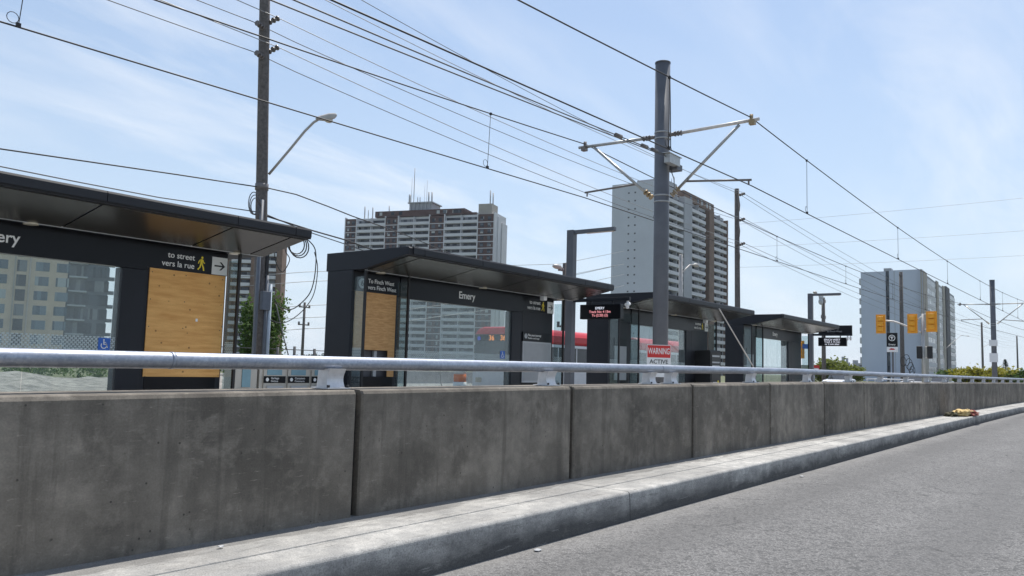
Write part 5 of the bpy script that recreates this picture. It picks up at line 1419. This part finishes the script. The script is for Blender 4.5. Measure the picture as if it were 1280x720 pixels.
# orange notice and white bollards beyond the shelter
PO = atD(1019, 462, 60)
T = thing('work_sign', 'orange red construction notice at the foot of the far gantry', 'sign', (PO.x, PO.y, 0))
mb = MB(); mb.obox(PO, (.6, -.8), (-.8, -.6), -.28, .28, 0, .03, 1.35, 1.95); mb.build('sign_plate', 'redsign', T)
mb = MB(); mb.obox(PO, (.6, -.8), (-.8, -.6), -.22, .22, .031, .035, 1.5, 1.75); mb.build('white_patch', 'white', T)
mb = MB(); mb.tube([(PO.x, PO.y+.05, 0), (PO.x, PO.y+.05, 1.9)], .03, 6); mb.build('post', 'zinc', T)
# drum and barriers behind the second shelter
p = atD(575, 470, 33)
T = thing('traffic_drum', 'orange and white traffic drum seen through the bus shelter glass', 'traffic drum', (p.x, p.y, 0))
for k in range(4):
    mb = MB(); mb.tube([(p.x, p.y, .05+.3*k), (p.x, p.y, .349+.3*k)], .29-.02*k, 16); mb.build('band', 'drum' if k % 2 == 0 else 'white', T)
mb = MB(); mb.tube([(p.x, p.y, 0), (p.x, p.y, .05)], .38, 16); mb.build('base', 'rubber', T)
mb = MB(); mb.tube([(p.x-.12, p.y, 1.25), (p.x-.1, p.y, 1.36), (p.x+.1, p.y, 1.36), (p.x+.12, p.y, 1.25)], .02, 6); mb.build('handle', 'drum', T)
for i in range(5):
    cx_ = 19.4+i*3.05
    mb = MB(); mb.prism([(25.0, .10), (25.6, .10), (25.6, .2), (25.42, .5), (25.38, 1.0), (25.22, 1.0), (25.18, .5), (25.0, .2)], cx_, cx_+3.0, 'x')
    tag(mb.build('concrete_barrier', 'barrier', bevel=.01), 'pale concrete barrier in the row across the far road', 'barrier', 'concrete barriers beside the far road')

# fence behind the bins
fn = thing('post_fence', 'thin dark post and wire fence behind the waste bins', 'fence', (20, 28.5, 0))
x0, x1 = atY(338, 440, 28.5).x, atY(412, 440, 28.5).x
zf_ = atY(375, 437.5, 28.5).z
for k, px in enumerate((347, 368, 393)):
    x = atY(px, 440, 28.5).x; z = atY(px, (434, 433, 436)[k], 28.5).z
    mb = MB(); mb.tube([(x, 28.5, 0), (x, 28.5, z)], .06, 6); mb.build('post', 'fence', fn)
mb = MB()
for z in (zf_, zf_-.25, zf_-.7, zf_-1.1): mb.tube([(x0-3, 28.5, z), (x1+9, 28.5, z)], .018, 5)
mb.build('fence_wire', 'fence', fn)

# rail barrier at the crossing
rb_ = thing('crossing_barrier', 'low white and rust barrier rail between the last shelter and the signals', 'barrier', (50, 10.5, 0))
a, b_ = atD(1084, 474, 50), atD(1142, 474, 51)
for z in (.95, 1.16):
    mb = MB(); mb.tube([(a.x, a.y, z), (b_.x, b_.y, z)], .04, 6); mb.build('rail', 'bus_white' if z > 1 else 't_brown', rb_)
for k in range(7):
    q_ = a.lerp(b_, k/6); mb = MB(); mb.tube([(q_.x, q_.y, 0), (q_.x, q_.y, 1.2)], .035, 6); mb.build('post', 'lightgrey', rb_)

# discarded bundle on the ledge
bd = thing('discarded_bundle', 'crumpled beige and red cloth bundle lying on the concrete ledge', 'bundle', (0, 0, 0))
a = atZ(1190, 520, .26); e = atZ(1221, 519, .26); 
bd.location = a.lerp(e, .5)
from mathutils import noise as mnoise
def lump(t, rx, ry, rz, mt_, name, off=0):
    c = a.lerp(e, t); mb = MB(); mb.ball((0, 0, 0), 1, 1, 1, 28, 18)
    out = []
    for q_ in mb.v:
        q_ = Vector(q_); n_ = mnoise.noise(q_*2.3+Vector((t*9, 0, 0)))*.55+mnoise.noise(q_*5.5+Vector((0, t*7, 0)))*.32+mnoise.noise(q_*11)*.14
        k_ = 1+n_; z_ = max(q_.z*rz*k_, -rz*.55)
        out.append((c.x+q_.x*rx*k_, c.y+off+.02+q_.y*ry*k_, .256+rz*.56+z_))
    mb.v = out; return mb.build(name, mt_, bd)
MT['cloth'] = M('beige_cloth', (.62, .45, .20), .9, var=.25, scale=14); MT['redcloth'] = M('red_cloth', (.30, .09, .07), .9, var=.4, scale=14); MT['darkcloth'] = M('dark_cloth', (.05, .045, .02), .9, var=.4, scale=14)
lump(.02, .38, .16, .07, 'darkcloth', 'dark_end'); lump(.38, .62, .20, .11, 'cloth', 'beige_cloth'); lump(.80, .40, .16, .09, 'redcloth', 'red_cloth'); lump(.62, .30, .14, .10, 'cloth', 'beige_fold')
# scraps on the asphalt
for i, (x, y, s_) in enumerate(((1002, 596, .026), (672, 688, .022), (276, 684, .014))):
    p = atZ(x, y, .005) if i < 2 else atZ(x, y, .262)
    mb = MB(); zb0 = p.z
    pts = [(p.x+s_*1.6*math.cos(k*1.05)*random.uniform(.7, 1.2), p.y+s_*math.sin(k*1.05)*random.uniform(.7, 1.2)) for k in range(6)]
    vs = [(q_[0], q_[1], zb0+random.uniform(0, .008)) for q_ in pts]; vs += [(v[0], v[1], v[2]+.004) for v in vs]
    mb.add(vs, [(5, 4, 3, 2, 1, 0), (6, 7, 8, 9, 10, 11)] + [(k, (k+1) % 6, 6+(k+1) % 6, 6+k) for k in range(6)])
    tag(mb.build('paper_scrap', 'lightgrey'), ('white paper scrap on the asphalt below the middle wall panels', 'pale scrap on the asphalt nearest the viewer', 'tiny white scrap on the ledge at the foot of the nearest panel')[i], 'litter', 'paper scraps')

# lettering becomes plain mesh
bpy.context.view_layer.update()
dg = bpy.context.evaluated_depsgraph_get()
for o in [q_ for q_ in bpy.data.objects if q_.type == 'FONT']:
    me = bpy.data.meshes.new_from_object(o.evaluated_get(dg), depsgraph=dg)
    n_ = o.name; par = o.parent; loc = o.location.copy(); rot = o.rotation_euler.copy(); scl = o.scale.copy()
    bpy.data.objects.remove(o)
    t_ = bpy.data.objects.new(n_, me); COL.objects.link(t_); t_.parent = par; t_.location = loc; t_.rotation_euler = rot; t_.scale = scl

# thin summer air
HAZE = .00010
mb = MB(); mb.box(-900, 1600, -900, 1400, -1.2, 82)
hz_ = mb.build('haze', [], None); hz_['kind'] = 'stuff'
hm = bpy.data.materials.new('haze_air'); hm.use_nodes = True; hn = hm.node_tree; hn.nodes.clear()
ho = hn.nodes.new('ShaderNodeOutputMaterial'); hv = hn.nodes.new('ShaderNodeVolumePrincipled')
hv.inputs['Color'].default_value = (.82, .90, 1, 1); hv.inputs['Density'].default_value = HAZE; hv.inputs['Anisotropy'].default_value = .2
L(hn, hv.outputs[0], ho.inputs['Volume']); hz_.data.materials.append(hm)
